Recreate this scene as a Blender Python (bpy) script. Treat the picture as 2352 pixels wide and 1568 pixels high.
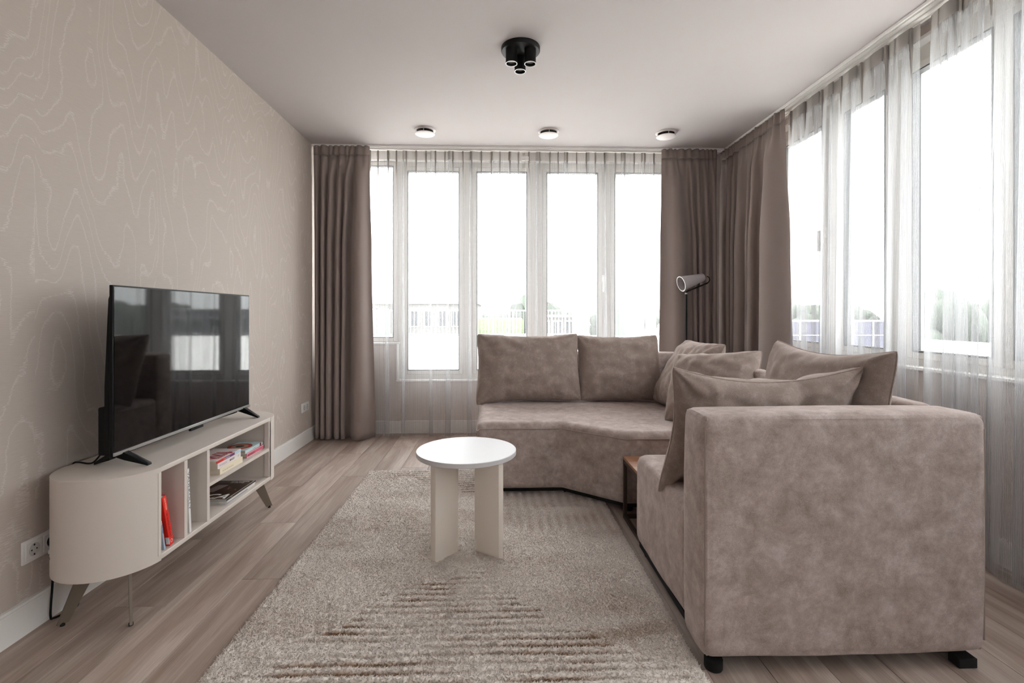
import bpy, bmesh, math, random
import numpy as np
from mathutils import Vector, Matrix, Euler, noise as mnoise

# ------------------------------------------------------------------ camera, world, exposure
for o in list(bpy.data.objects):
    bpy.data.objects.remove(o)
sc = bpy.context.scene
COL = sc.collection
R = math.radians
YAW = math.atan(35 / 1131.0)
cd = bpy.data.cameras.new('camera')
cd.sensor_width = 36.0
cd.lens = 1131.0 / 2352.0 * 36.0
cd.shift_y = -62.0 / 2352.0
cd.clip_start = 0.05
cd.clip_end = 600
cam = bpy.data.objects.new('camera', cd)
COL.objects.link(cam)
cam.location = (0, 0, 1.10)
cam.rotation_euler = (math.pi / 2, 0, -YAW)
sc.camera = cam

w = bpy.data.worlds.new('overcast_sky')
sc.world = w
w.use_nodes = True
bg = w.node_tree.nodes['Background']
# CIE overcast sky: brightness rises smoothly from the horizon to the zenith, (1 + 2 sin h) / 3
bg.inputs[0].default_value = (0.985, 0.99, 1.0, 1)
wn = w.node_tree.nodes; wl = w.node_tree.links
wtc = wn.new('ShaderNodeTexCoord'); wsp = wn.new('ShaderNodeSeparateXYZ'); wl.new(wtc.outputs['Generated'], wsp.inputs[0])
wmx = wn.new('ShaderNodeMath'); wmx.operation = 'MAXIMUM'; wmx.inputs[1].default_value = 0.0; wl.new(wsp.outputs[2], wmx.inputs[0])
wma = wn.new('ShaderNodeMath'); wma.operation = 'MULTIPLY_ADD'; wma.inputs[1].default_value = 1.2; wma.inputs[2].default_value = 0.6; wl.new(wmx.outputs[0], wma.inputs[0])
wl.new(wma.outputs[0], bg.inputs[1])
sc.view_settings.view_transform = 'Standard'
sc.view_settings.look = 'None'
sc.view_settings.gamma = 1.0
sc.view_settings.use_curve_mapping = False
sc.view_settings.exposure = 3.66
cy = sc.cycles
cy.max_bounces = 10
cy.diffuse_bounces = 6
cy.glossy_bounces = 4
cy.transmission_bounces = 6
cy.transparent_max_bounces = 24
cy.caustics_reflective = False
cy.caustics_refractive = False
cy.sample_clamp_indirect = 6.0
cy.use_denoising = True

# ------------------------------------------------------------------ tagging helpers
def tag(o, label=None, cat=None, group=None, kind=None):
    if label: o['label'] = label
    if cat: o['category'] = cat
    if group: o['group'] = group
    if kind: o['kind'] = kind
    return o

def empty(name, loc, label=None, cat=None, group=None, rz=0.0):
    o = bpy.data.objects.new(name, None)
    o.empty_display_size = 0.05
    o.location = loc
    o.rotation_euler = (0, 0, rz)
    COL.objects.link(o)
    return tag(o, label, cat, group)

def mesh_obj(name, me, mats=None, parent=None, loc=None, smooth=False):
    o = bpy.data.objects.new(name, me)
    COL.objects.link(o)
    if mats is not None:
        for m in (mats if isinstance(mats, (list, tuple)) else [mats]):
            me.materials.append(m)
    if parent is not None:
        o.parent = parent
    if loc is not None:
        o.location = loc
    if smooth:
        me.polygons.foreach_set('use_smooth', [True] * len(me.polygons))
    return o

class MB:
    """collects shapes into one mesh"""
    def __init__(s):
        s.bm = bmesh.new()
    def box(s, x0, x1, y0, y1, z0, z1, mi=0, M=None):
        vs = [s.bm.verts.new(M @ Vector(p) if M else p) for p in
              ((x0, y0, z0), (x1, y0, z0), (x1, y1, z0), (x0, y1, z0), (x0, y0, z1), (x1, y0, z1), (x1, y1, z1), (x0, y1, z1))]
        for f in ((3, 2, 1, 0), (4, 5, 6, 7), (0, 1, 5, 4), (1, 2, 6, 5), (2, 3, 7, 6), (3, 0, 4, 7)):
            fc = s.bm.faces.new([vs[i] for i in f]); fc.material_index = mi
        return s
    def prism(s, pts, z0, z1, mi=0, M=None):
        n = len(pts)
        a = [s.bm.verts.new((M @ Vector((p[0], p[1], z0))) if M else (p[0], p[1], z0)) for p in pts]
        b = [s.bm.verts.new((M @ Vector((p[0], p[1], z1))) if M else (p[0], p[1], z1)) for p in pts]
        s.bm.faces.new(a[::-1]).material_index = mi
        s.bm.faces.new(b).material_index = mi
        for i in range(n):
            f = s.bm.faces.new((a[i], a[(i + 1) % n], b[(i + 1) % n], b[i])); f.material_index = mi
        return s
    def lathe(s, prof, seg=32, mi=0, M=None):
        rings = []
        for r, z in prof:
            if r < 1e-6:
                v = s.bm.verts.new((M @ Vector((0, 0, z))) if M else (0, 0, z)); rings.append([v])
            else:
                rg = []
                for k in range(seg):
                    a = 2 * math.pi * k / seg
                    p = Vector((r * math.cos(a), r * math.sin(a), z))
                    rg.append(s.bm.verts.new(M @ p if M else p))
                rings.append(rg)
        for i in range(len(rings) - 1):
            A, B = rings[i], rings[i + 1]
            for k in range(seg):
                k2 = (k + 1) % seg
                if len(A) == 1 and len(B) == 1: continue
                if len(A) == 1: f = s.bm.faces.new((A[0], B[k2], B[k]))
                elif len(B) == 1: f = s.bm.faces.new((A[k], A[k2], B[0]))
                else: f = s.bm.faces.new((A[k], A[k2], B[k2], B[k]))
                f.material_index = mi; f.smooth = True
        return s
    def tube(s, pts, r, seg=8, closed=False, mi=0):
        pts = [Vector(p) for p in pts]
        n = len(pts)
        rings = []
        up = Vector((0, 0, 1))
        prev = None
        for i in range(n):
            if closed: t = pts[(i + 1) % n] - pts[i - 1]
            else: t = pts[min(i + 1, n - 1)] - pts[max(i - 1, 0)]
            t.normalize()
            if prev is None:
                a = t.cross(up)
                if a.length < 1e-3: a = t.cross(Vector((1, 0, 0)))
            else:
                a = prev - t * prev.dot(t)
            a.normalize(); prev = a
            b = t.cross(a)
            rings.append([s.bm.verts.new(pts[i] + r * (math.cos(2 * math.pi * k / seg) * a + math.sin(2 * math.pi * k / seg) * b)) for k in range(seg)])
        for i in range(n if closed else n - 1):
            A, B = rings[i], rings[(i + 1) % n]
            for k in range(seg):
                f = s.bm.faces.new((A[k], A[(k + 1) % seg], B[(k + 1) % seg], B[k])); f.smooth = True; f.material_index = mi
        if not closed:
            s.bm.faces.new(rings[0][::-1]).material_index = mi; s.bm.faces.new(rings[-1]).material_index = mi
        return s
    def bevel(s, wd, seg=2, angle=30):
        bmesh.ops.recalc_face_normals(s.bm, faces=s.bm.faces[:]); s.bm.normal_update()
        ed = [e for e in s.bm.edges if len(e.link_faces) == 2 and e.calc_face_angle(0) > R(angle)]
        bmesh.ops.bevel(s.bm, geom=ed, offset=wd, segments=seg, profile=0.5, affect='EDGES', clamp_overlap=True)
        return s
    def build(s, name, mats, parent=None, loc=None, smooth=False):
        bmesh.ops.recalc_face_normals(s.bm, faces=s.bm.faces[:])
        me = bpy.data.meshes.new(name)
        s.bm.to_mesh(me); s.bm.free()
        o = mesh_obj(name, me, mats, parent, loc)
        me.set_sharp_from_angle(angle=R(38))
        if smooth:
            me.polygons.foreach_set('use_smooth', [True] * len(me.polygons))
            me.set_sharp_from_angle(angle=R(60)); md = o.modifiers.new('wn', 'WEIGHTED_NORMAL'); md.keep_sharp = True
        return o

# ------------------------------------------------------------------ material helpers
def lin(c):
    return tuple((x / 255.0 / 12.92) if x / 255.0 <= 0.04045 else ((x / 255.0 + 0.055) / 1.055) ** 2.4 for x in c) + (1,)

class NT:
    def __init__(s, name):
        s.m = bpy.data.materials.new(name); s.m.use_nodes = True
        s.t = s.m.node_tree; s.n = s.t.nodes; s.l = s.t.links
        s.b = s.n['Principled BSDF']; s.out = s.n['Material Output']
    def node(s, typ, **kw):
        nd = s.n.new(typ)
        for k, v in kw.items():
            if k.startswith('i_'):
                key = k[2:]
                key = int(key) if key.isdigit() else key.replace('_', ' ')
                nd.inputs[key].default_value = v
            else: setattr(nd, k, v)
        return nd
    def link(s, a, b): s.l.new(a, b)
    def coord(s, kind='Object', scale=(1, 1, 1)):
        tc = s.node('ShaderNodeTexCoord')
        mp = s.node('ShaderNodeMapping'); mp.inputs['Scale'].default_value = scale
        s.link(tc.outputs[kind], mp.inputs[0]); return mp.outputs[0]
    def noise(s, vec, scale, detail=3, rough=0.55, dist=0.0):
        nd = s.node('ShaderNodeTexNoise'); nd.inputs['Scale'].default_value = scale
        nd.inputs['Detail'].default_value = detail; nd.inputs['Roughness'].default_value = rough
        nd.inputs['Distortion'].default_value = dist
        if vec is not None: s.link(vec, nd.inputs['Vector'])
        return nd.outputs['Fac']
    def math(s, op, a, b=None, c=None):
        nd = s.node('ShaderNodeMath'); nd.operation = op
        for i, v in enumerate((a, b, c)):
            if v is None: continue
            if hasattr(v, 'is_linked') or hasattr(v, 'links'): s.link(v, nd.inputs[i])
            else: nd.inputs[i].default_value = v
        return nd.outputs[0]
    def ramp(s, fac, stops):
        nd = s.node('ShaderNodeValToRGB'); cr = nd.color_ramp
        while len(cr.elements) < len(stops): cr.elements.new(0.5)
        for e, (p, c) in zip(cr.elements, stops): e.position = p; e.color = c
        s.link(fac, nd.inputs[0]); return nd.outputs[0]
    def mix(s, fac, a, b):
        nd = s.node('ShaderNodeMix'); nd.data_type = 'RGBA'
        for sock, v in ((nd.inputs[0], fac), (nd.inputs[6], a), (nd.inputs[7], b)):
            if hasattr(v, 'links'): s.link(v, sock)
            else: sock.default_value = v
        return nd.outputs[2]
    def bump(s, h, strength=0.2, dist=0.002):
        nd = s.node('ShaderNodeBump'); nd.inputs['Strength'].default_value = strength
        nd.inputs['Distance'].default_value = dist
        s.link(h, nd.inputs['Height']); s.link(nd.outputs[0], s.b.inputs['Normal'])

def plain(name, rgb, rough=0.5, metal=0.0, spec=0.5, var=0.04, bump=0.0, bscale=200):
    t = NT(name)
    v = t.coord('Object')
    c = lin(rgb)
    if var > 0:
        n = t.noise(v, 6, 4)
        lo = tuple(x * (1 - var) for x in c[:3]) + (1,); hi = tuple(min(1, x * (1 + var)) for x in c[:3]) + (1,)
        t.link(t.mix(n, lo, hi), t.b.inputs['Base Color'])
    else:
        t.b.inputs['Base Color'].default_value = c
    t.b.inputs['Roughness'].default_value = rough
    t.b.inputs['Metallic'].default_value = metal
    t.b.inputs['Specular IOR Level'].default_value = spec
    if bump: t.bump(t.noise(v, bscale, 2), bump, 0.001)
    return t.m

M = {}
M['ceiling'] = plain('ceiling_paint', (188, 181, 180), 0.9, var=0.01, spec=0.2)
M['wall'] = plain('wall_paint', (205, 194, 188), 0.9, var=0.015, spec=0.2, bump=0.05)
M['white'] = plain('white_lacquer', (232, 229, 226), 0.35, var=0.01)
M['frame'] = plain('window_frame_paint', (205, 200, 194), 0.4, var=0.01)
M['base'] = plain('baseboard_paint', (226, 223, 220), 0.45, var=0.01)
M['console'] = plain('console_lacquer', (205, 195, 187), 0.5, var=0.01)
M['consoleleg'] = plain('bronze_painted_steel', (110, 98, 86), 0.45, 0.3, var=0.03)
M['black'] = plain('black_plastic', (10, 10, 10), 0.5, var=0.0, spec=0.2)
M['blackmetal'] = plain('black_powder_coat', (12, 12, 12), 0.55, var=0.0, spec=0.25)
M['silver'] = plain('silver_strip', (176, 174, 172), 0.3, 0.7, var=0.0)
M['rubber'] = plain('rubber_black', (12, 12, 12), 0.8, var=0.0)
M['table'] = plain('table_lacquer', (205, 203, 205), 0.38, var=0.0)
M['tableleg'] = plain('table_leg_lacquer', (222, 212, 202), 0.45, var=0.01)
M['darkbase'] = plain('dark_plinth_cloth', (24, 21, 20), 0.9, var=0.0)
M['socket'] = plain('socket_plastic', (222, 219, 218), 0.35, var=0.0)
M['socketin'] = plain('socket_recess_plastic', (196, 193, 191), 0.4, var=0.0)
M['lens'] = plain('spot_lens', (190, 188, 184), 0.2, 0.3, var=0.0)
M['ventw'] = plain('vent_paint', (222, 214, 212), 0.6, var=0.0)
M['dark'] = plain('vent_dark_gap', (40, 36, 34), 0.9, var=0.0)
M['gasket'] = plain('gasket_grey', (70, 70, 72), 0.7, var=0.0)
M['lampgrey'] = plain('lamp_felt_grey', (176, 170, 172), 0.8, var=0.05)
M['lampin'] = plain('lamp_inner_grey', (120, 116, 118), 0.6, var=0.0)

def screen_mat():
    t = NT('television_glass')
    t.b.inputs['Base Color'].default_value = (0.003, 0.003, 0.003, 1)
    t.b.inputs['Roughness'].default_value = 0.04
    t.b.inputs['Specular IOR Level'].default_value = 0.5
    return t.m
M['screen'] = screen_mat()

def wallpaper():
    t = NT('moire_wallpaper')
    tc = t.node('ShaderNodeTexCoord')
    sep = t.node('ShaderNodeSeparateXYZ'); t.link(tc.outputs['Object'], sep.inputs[0])
    y, z = sep.outputs[1], sep.outputs[2]
    # strips of paper 0.52 m wide, each with a slightly shifted drop
    strip = t.math('FLOOR', t.math('DIVIDE', t.math('ADD', y, 5.03), 0.62))
    cmb = t.node('ShaderNodeCombineXYZ')
    t.link(t.math('MULTIPLY', y, 2.4), cmb.inputs[1]); t.link(t.math('MULTIPLY', z, 0.75), cmb.inputs[2])
    t.link(t.math('MULTIPLY', strip, 0.12), cmb.inputs[0])
    n1 = t.noise(cmb.outputs[0], 1.25, 2.0, 0.45)
    cmb2 = t.node('ShaderNodeCombineXYZ')
    t.link(t.math('MULTIPLY', y, 9.0), cmb2.inputs[1]); t.link(t.math('MULTIPLY', z, 6.0), cmb2.inputs[2])
    n2 = t.noise(cmb2.outputs[0], 1.0, 4, 0.6)
    cmb3 = t.node('ShaderNodeCombineXYZ')
    t.link(t.math('MULTIPLY', y, 14.0), cmb3.inputs[1]); t.link(t.math('MULTIPLY', z, 320.0), cmb3.inputs[2])
    hair = t.noise(cmb3.outputs[0], 1.0, 2, 0.6)
    val = t.math('ADD', t.math('MULTIPLY', z, 0.52), t.math('MULTIPLY', n1, 2.1))
    val = t.math('ADD', val, t.math('MULTIPLY', n2, 0.09))
    val = t.math('ADD', val, t.math('MULTIPLY', hair, 0.065))
    fr = t.math('FRACT', t.math('MULTIPLY', val, 8.5))
    tri = t.math('ABSOLUTE', t.math('SUBTRACT', fr, 0.5))       # 0 on the line
    mr = t.node('ShaderNodeMapRange'); t.link(tri, mr.inputs[0])
    mr.inputs[1].default_value = 0.0; mr.inputs[2].default_value = 0.06; mr.inputs[3].default_value = 1.0; mr.inputs[4].default_value = 0.0
    line = t.math('POWER', mr.outputs[0], 1.3)
    # fine horizontal weave
    cmb4 = t.node('ShaderNodeCombineXYZ')
    t.link(t.math('MULTIPLY', y, 20.0), cmb4.inputs[1]); t.link(t.math('MULTIPLY', z, 500.0), cmb4.inputs[2])
    weave = t.noise(cmb4.outputs[0], 1.0, 1, 0.5)
    base = t.mix(weave, lin((180, 168, 159)), lin((192, 181, 173)))
    col = t.mix(t.math('MULTIPLY', line, 0.55), base, lin((222, 214, 210)))
    t.link(col, t.b.inputs['Base Color'])
    t.b.inputs['Roughness'].default_value = 0.62
    t.b.inputs['Specular IOR Level'].default_value = 0.3
    t.bump(t.math('ADD', line, t.math('MULTIPLY', weave, 0.4)), 0.12, 0.001)
    return t.m
M['wallpaper'] = wallpaper()

def oak():
    t = NT('oak_plank')
    tc = t.node('ShaderNodeTexCoord')
    oi = t.node('ShaderNodeObjectInfo')
    add = t.node('ShaderNodeVectorMath'); add.operation = 'ADD'
    cmb = t.node('ShaderNodeCombineXYZ')
    t.link(t.math('MULTIPLY', oi.outputs['Random'], 37.0), cmb.inputs[0]); t.link(t.math('MULTIPLY', oi.outputs['Random'], 91.0), cmb.inputs[1])
    t.link(tc.outputs['Object'], add.inputs[0]); t.link(cmb.outputs[0], add.inputs[1])
    mp = t.node('ShaderNodeMapping'); mp.inputs['Scale'].default_value = (9.0, 0.75, 1); t.link(add.outputs[0], mp.inputs[0])
    broad = t.noise(mp.outputs[0], 1.0, 3, 0.55, 0.4)
    mp2 = t.node('ShaderNodeMapping'); mp2.inputs['Scale'].default_value = (220.0, 6.0, 1); t.link(add.outputs[0], mp2.inputs[0])
    grain = t.noise(mp2.outputs[0], 1.0, 3, 0.65, 0.2)
    # cathedral figure: rings of a distorted stretched field
    fig = t.math('FRACT', t.math('MULTIPLY', broad, 11.0))
    fig = t.math('ABSOLUTE', t.math('SUBTRACT', fig, 0.5))
    c = t.ramp(broad, [(.30, lin((136, 115, 102))), (.48, lin((168, 149, 138))), (.68, lin((196, 181, 171)))])
    c = t.mix(t.math('MULTIPLY', fig, 0.45), c, lin((132, 113, 101)))
    gm = t.ramp(grain, [(0.30, (0.72, 0.70, 0.68, 1)), (0.62, (1, 1, 1, 1))])
    mul = t.node('ShaderNodeMix'); mul.data_type = 'RGBA'; mul.blend_type = 'MULTIPLY'; mul.inputs[0].default_value = 0.75
    t.link(c, mul.inputs[6]); t.link(gm, mul.inputs[7])
    hsv = t.node('ShaderNodeHueSaturation'); hsv.inputs['Saturation'].default_value = 0.95
    t.link(t.math('ADD', t.math('MULTIPLY', oi.outputs['Random'], 0.22), 0.89), hsv.inputs['Value'])
    t.link(mul.outputs[2], hsv.inputs['Color'])
    t.link(hsv.outputs[0], t.b.inputs['Base Color'])
    t.b.inputs['Roughness'].default_value = 0.48
    t.b.inputs['Specular IOR Level'].default_value = 0.4
    t.bump(grain, 0.18, 0.001)
    return t.m
M['oak'] = oak()

def sofa_mat(name='sofa_chenille', k=1.0, blotch=1.0):
    t = NT(name)
    v = t.coord('Object')
    b1 = t.noise(v, 11.0, 5, 0.72, 0.4)
    b2 = t.noise(v, 26.0, 5, 0.7)
    f = t.noise(v, 420.0, 2, 0.7)
    mixv = t.math('ADD', t.math('MULTIPLY', b1, 0.6 * blotch), t.math('MULTIPLY', b2, 0.4))
    c = t.ramp(mixv, [(0.32, lin(tuple(x * k for x in (134, 120, 113)))), (0.52, lin(tuple(x * k for x in (166, 152, 147)))), (0.66, lin(tuple(x * k for x in (186, 173, 171))))])
    gm = t.ramp(f, [(0.3, (0.80, 0.80, 0.80, 1)), (0.7, (1.12, 1.12, 1.12, 1))])
    mul = t.node('ShaderNodeMix'); mul.data_type = 'RGBA'; mul.blend_type = 'MULTIPLY'; mul.inputs[0].default_value = 1.0
    t.link(c, mul.inputs[6]); t.link(gm, mul.inputs[7])
    t.link(mul.outputs[2], t.b.inputs['Base Color'])
    t.b.inputs['Roughness'].default_value = 0.95
    t.b.inputs['Specular IOR Level'].default_value = 0.15
    t.b.inputs['Sheen Weight'].default_value = 0.35
    t.b.inputs['Sheen Roughness'].default_value = 0.45
    t.b.inputs['Sheen Tint'].default_value = lin((225, 212, 206))
    t.bump(f, 0.35, 0.0015)
    return t.m
M['sofa'] = sofa_mat(k=1.04)
M['cushion'] = sofa_mat('cushion_velvet', k=1.07, blotch=0.45)
M['seam'] = plain('seam_thread', (150, 136, 129), 0.9, var=0.05)

def drape():
    t = NT('taupe_drape')
    v = t.coord('UV', (1, 1, 1))
    th = t.node('ShaderNodeMapping'); th.inputs['Scale'].default_value = (260, 700, 1); t.link(v, th.inputs[0])
    n = t.noise(th.outputs[0], 1.0, 2, 0.6)
    t.link(t.mix(n, lin((131, 118, 113)), lin((158, 144, 139))), t.b.inputs['Base Color'])
    t.b.inputs['Roughness'].default_value = 0.9
    t.b.inputs['Specular IOR Level'].default_value = 0.15
    t.b.inputs['Sheen Weight'].default_value = 0.2
    t.bump(n, 0.2, 0.001)
    return t.m
M['drape'] = drape()

def sheer(name, open_, thread=0.25, rgb=(238, 234, 231)):
    t = NT(name)
    tc = t.node('ShaderNodeTexCoord')
    sep = t.node('ShaderNodeSeparateXYZ'); t.link(tc.outputs['UV'], sep.inputs[0])
    s1 = t.math('SINE', t.math('MULTIPLY', sep.outputs[0], 2 * math.pi / 0.0075))
    mp = t.node('ShaderNodeMapping'); mp.inputs['Scale'].default_value = (160, 1.5, 1); t.link(tc.outputs['UV'], mp.inputs[0])
    n = t.noise(mp.outputs[0], 1.0, 2, 0.6)
    mp2 = t.node('ShaderNodeMapping'); mp2.inputs['Scale'].default_value = (12, 400, 1); t.link(tc.outputs['UV'], mp2.inputs[0])
    n2 = t.noise(mp2.outputs[0], 1.0, 2, 0.6)
    op = t.math('ADD', open_ - 0.5 * thread - 0.06, t.math('MULTIPLY', n, thread))
    op = t.math('ADD', op, t.math('MULTIPLY', s1, 0.10))
    op = t.math('ADD', op, t.math('MULTIPLY', n2, 0.12))
    op = t.math('MAXIMUM', t.math('MINIMUM', op, 1.0), 0.001)
    # a woven cloth lets less light through at a slant: open ** (1 / cos)
    ge = t.node('ShaderNodeNewGeometry'); dt = t.node('ShaderNodeVectorMath'); dt.operation = 'DOT_PRODUCT'
    t.link(ge.outputs['Normal'], dt.inputs[0]); t.link(ge.outputs['Incoming'], dt.inputs[1])
    cs = t.math('MAXIMUM', t.math('ABSOLUTE', dt.outputs['Value']), 0.10)
    op = t.math('POWER', op, t.math('DIVIDE', 1.0, cs))
    tr = t.node('ShaderNodeBsdfTransparent')
    df = t.node('ShaderNodeBsdfDiffuse'); df.inputs[0].default_value = lin(rgb)
    tl = t.node('ShaderNodeBsdfTranslucent'); tl.inputs[0].default_value = lin(rgb)
    m1 = t.node('ShaderNodeMixShader'); m1.inputs[0].default_value = 0.45
    t.link(df.outputs[0], m1.inputs[1]); t.link(tl.outputs[0], m1.inputs[2])
    m2 = t.node('ShaderNodeMixShader'); t.link(op, m2.inputs[0]); t.link(m1.outputs[0], m2.inputs[1]); t.link(tr.outputs[0], m2.inputs[2])
    t.link(m2.outputs[0], t.out.inputs[0])
    return t.m
M['sheer'] = sheer('sheer_voile', 0.745, rgb=(192, 192, 194))
M['tape'] = sheer('sheer_heading_tape', 0.10, 0.1, (178, 173, 169))

def glass():
    t = NT('window_glass')
    tr = t.node('ShaderNodeBsdfTransparent'); tr.inputs[0].default_value = (0.90, 0.915, 0.91, 1)
    gl = t.node('ShaderNodeBsdfGlossy'); gl.inputs['Roughness'].default_value = 0.02
    lw = t.node('ShaderNodeLayerWeight'); lw.inputs['Blend'].default_value = 0.5
    fz = t.math('ADD', t.math('MULTIPLY', t.math('POWER', lw.outputs['Facing'], 5.0), 0.8), 0.035)
    mx = t.node('ShaderNodeMixShader'); t.link(fz, mx.inputs[0]); t.link(tr.outputs[0], mx.inputs[1]); t.link(gl.outputs[0], mx.inputs[2])
    t.link(mx.outputs[0], t.out.inputs[0])
    return t.m
M['glass'] = glass()

# ------------------------------------------------------------------ room shell
XL, XR, YB, YF, H = -1.63, 2.22, 4.60, -2.60, 2.60
S = lambda o: tag(o, kind='structure')

floor = MB().box(XL, XR, YF, YB, -0.12, -0.012).build('floor', plain('screed_grey', (60, 54, 50), 0.9)); S(floor)
pw, plen = 0.19, 1.30
pm = MB().box(0, pw - 0.0012, 0, plen - 0.0012, -0.012, 0.0)
pm.bevel(0.0008, 1)
plank0 = pm.build('plank', M['oak'], floor)
rnd = random.Random(5)
first = True
i = 0
x = XL
while x < XR - 0.01:
    off = (i * 0.43 + 0.11) % 1.0 * plen
    y = YF - off
    while y < YB:
        y0, y1 = max(y, YF), min(y + plen, YB)
        if y1 - y0 > 0.02:
            o = plank0 if first else plank0.copy()
            if not first: COL.objects.link(o)
            first = False
            o.parent = floor
            o.location = (x, y0, 0)
            o.scale = (min(pw, XR - x) / pw, (y1 - y0) / plen, 1)
        y += plen
    x += pw; i += 1

S(MB().box(XL - .15, XR + .15, YF - .15, YB + .15, H, H + .2).build('ceiling', M['ceiling']))
S(MB().box(XL - .15, XL, YF - .15, YB + .15, 0, H).build('wall_left', M['wallpaper']))
wf = MB().box(XL, -.30, YF - .15, YF, 0, H).box(.60, XR, YF - .15, YF, 0, H).box(-.30, .60, YF - .15, YF, 2.3, H).box(-.30, .60, YF - .15, YF, 0, 1.0)
S(wf.build('wall_front', M['wall']))
wb = MB()
wb.box(XL, -0.924, YB, YB + .15, 0, 0.825).box(-0.924, 1.72, YB, YB + .15, 0, 0.482)
wb.box(XL, -1.55, YB, YB + .15, .825, H).box(1.72, XR + .15, YB, YB + .15, 0, H).box(-1.55, 1.72, YB, YB + .15, 2.545, H)
S(wb.build('wall_back', M['wall']))
WR0, WR1 = -1.55, 3.92
wr = MB()
wr.box(XR, XR + .15, YF, WR1, 0, .81).box(XR, XR + .15, YF, WR0, .81, H).box(XR, XR + .15, WR1, YB, 0, H).box(XR, XR + .15, WR0, WR1, 2.545, H)
S(wr.build('wall_right', M['wall']))
S(MB().box(XL, XL + .012, YF, YB, 0, .115).box(XL, XL + .015, YF, YB, 0, .105).build('baseboard_left', M['base']))
S(MB().box(XL + .015, XR, YB - .014, YB, 0, .115).build('baseboard_back', M['base']))
S(MB().box(XR - .014, XR, YF, YB - .014, 0, .115).build('baseboard_right', M['base']))

# white window boards and reveal strips
def trim(n, b):
    return S(b.bevel(0.003, 1).build('trim_%d' % n, M['white']))
trim(1, MB().box(-1.55, -0.90, YB - .02, YB + .06, .825, .843))
trim(2, MB().box(-0.93, 1.72, YB - .02, YB + .06, .478, .496))
trim(3, MB().box(-0.93, -0.912, YB - .02, YB + .06, .496, .843))
trim(4, MB().box(-1.55, 1.72, YB - .012, YB + .06, 2.528, 2.548))
trim(5, MB().box(XR - .03, XR + .06, WR0, WR1, .808, .826))
trim(6, MB().box(XR - .012, XR + .06, WR0, WR1, 2.528, 2.548))

# windows: frame ring (structure) with sash, gasket, pane and handle below it
def ring(b, a0, a1, z0, z1, wd, d0, d1, axis):
    def bx(p0, p1, q0, q1):
        if axis == 'x': b.box(p0, p1, d0, d1, q0, q1)
        else: b.box(d0, d1, p0, p1, q0, q1)
    bx(a0, a0 + wd, z0, z1); bx(a1 - wd, a1, z0, z1); bx(a0 + wd, a1 - wd, z0, z0 + wd); bx(a0 + wd, a1 - wd, z1 - wd, z1)
    return b

def window(n, axis, f0, f1, g0, g1, zf0, zf1, zg0, zg1, handle=None):
    """f = frame outer span, g = glass span along the wall; depth measured outward from the wall face"""
    base = YB if axis == 'x' else XR
    def bx(b, p0, p1, d0, d1, q0, q1):
        if axis == 'x': b.box(p0, p1, base + d0, base + d1, q0, q1)
        else: b.box(base + d0, base + d1, p0, p1, q0, q1)
    b = MB()
    sw = 0.038
    bx(b, f0, g0 - sw, .045, .12, zf0, zf1); bx(b, g1 + sw, f1, .045, .12, zf0, zf1)
    bx(b, g0 - sw, g1 + sw, .045, .12, zf0, zg0 - sw); bx(b, g0 - sw, g1 + sw, .045, .12, zg1 + sw, zf1)
    fr = S(b.build('window_%d' % n, M['frame']))
    s = ring(MB(), g0 - sw, g1 + sw, zg0 - sw, zg1 + sw, sw, base + .03, base + .10, axis).bevel(.004, 1).build('sash', M['frame'], fr)
    ring(MB(), g0 - .0, g1 + .0, zg0 - .0, zg1 + .0, .006, base + .028, base + .075, axis).build('gasket', M['gasket'], fr)
    b = MB(); bx(b, g0, g1, .062, .068, zg0, zg1); b.build('pane', M['glass'], fr)
    if handle:
        hp, hz = handle
        b = MB()
        bx(b, hp - .014, hp + .014, .018, .03, hz - .035, hz + .035)
        bx(b, hp - .008, hp + .008, -.02, .018, hz - .008, hz + .008)
        bx(b, hp - .010, hp + .010, -.03, -.014, hz - .13, hz + .012)
        b.bevel(.003, 1).build('handle', M['white'], fr)
    return fr

ZT = 2.53
window(1, 'x', -1.55, -0.915, -1.47, -0.965, .84, ZT, .885, 2.487)
window(2, 'x', -0.915, -0.271, -0.835, -0.353, .494, ZT, .578, 2.440)
window(3, 'x', -0.271, 0.378, -0.189, 0.285, .494, ZT, .578, 2.440)
window(4, 'x', 0.378, 1.036, 0.471, 0.957, .494, ZT, .578, 2.440, handle=(1.003, 1.44))
window(5, 'x', 1.036, 1.72, 1.116, 1.595, .494, ZT, .578, 2.440)
ys = [(3.23, 3.92, 3.335, 3.80), (2.69, 3.23, 2.785, 3.125), (2.12, 2.69, 2.165, 2.60), (1.57, 2.12, 1.66, 2.075), (1.02, 1.57, 1.11, 1.52),
      (.42, 1.02, .51, .97), (-.18, .42, -.09, .37), (-.88, -.18, -.79, -.23), (-1.55, -.88, -1.46, -.93)]
for k, (f0, f1, g0, g1) in enumerate(ys):
    window(6 + k, 'y', f0, f1, g0, g1, .824, ZT, .90, 2.405, handle=((3.295, 1.66) if k == 0 else None))

fw = S(ring(MB(), -.30, .60, 1.0, 2.30, .07, YF - .10, YF - .03, 'x').build('window_15', M['frame']))  # unseen window, added behind the camera to light the sofa arm
MB().box(-.23, .53, YF - .068, YF - .062, 1.07, 2.23).build('pane', M['glass'], fw)

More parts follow.
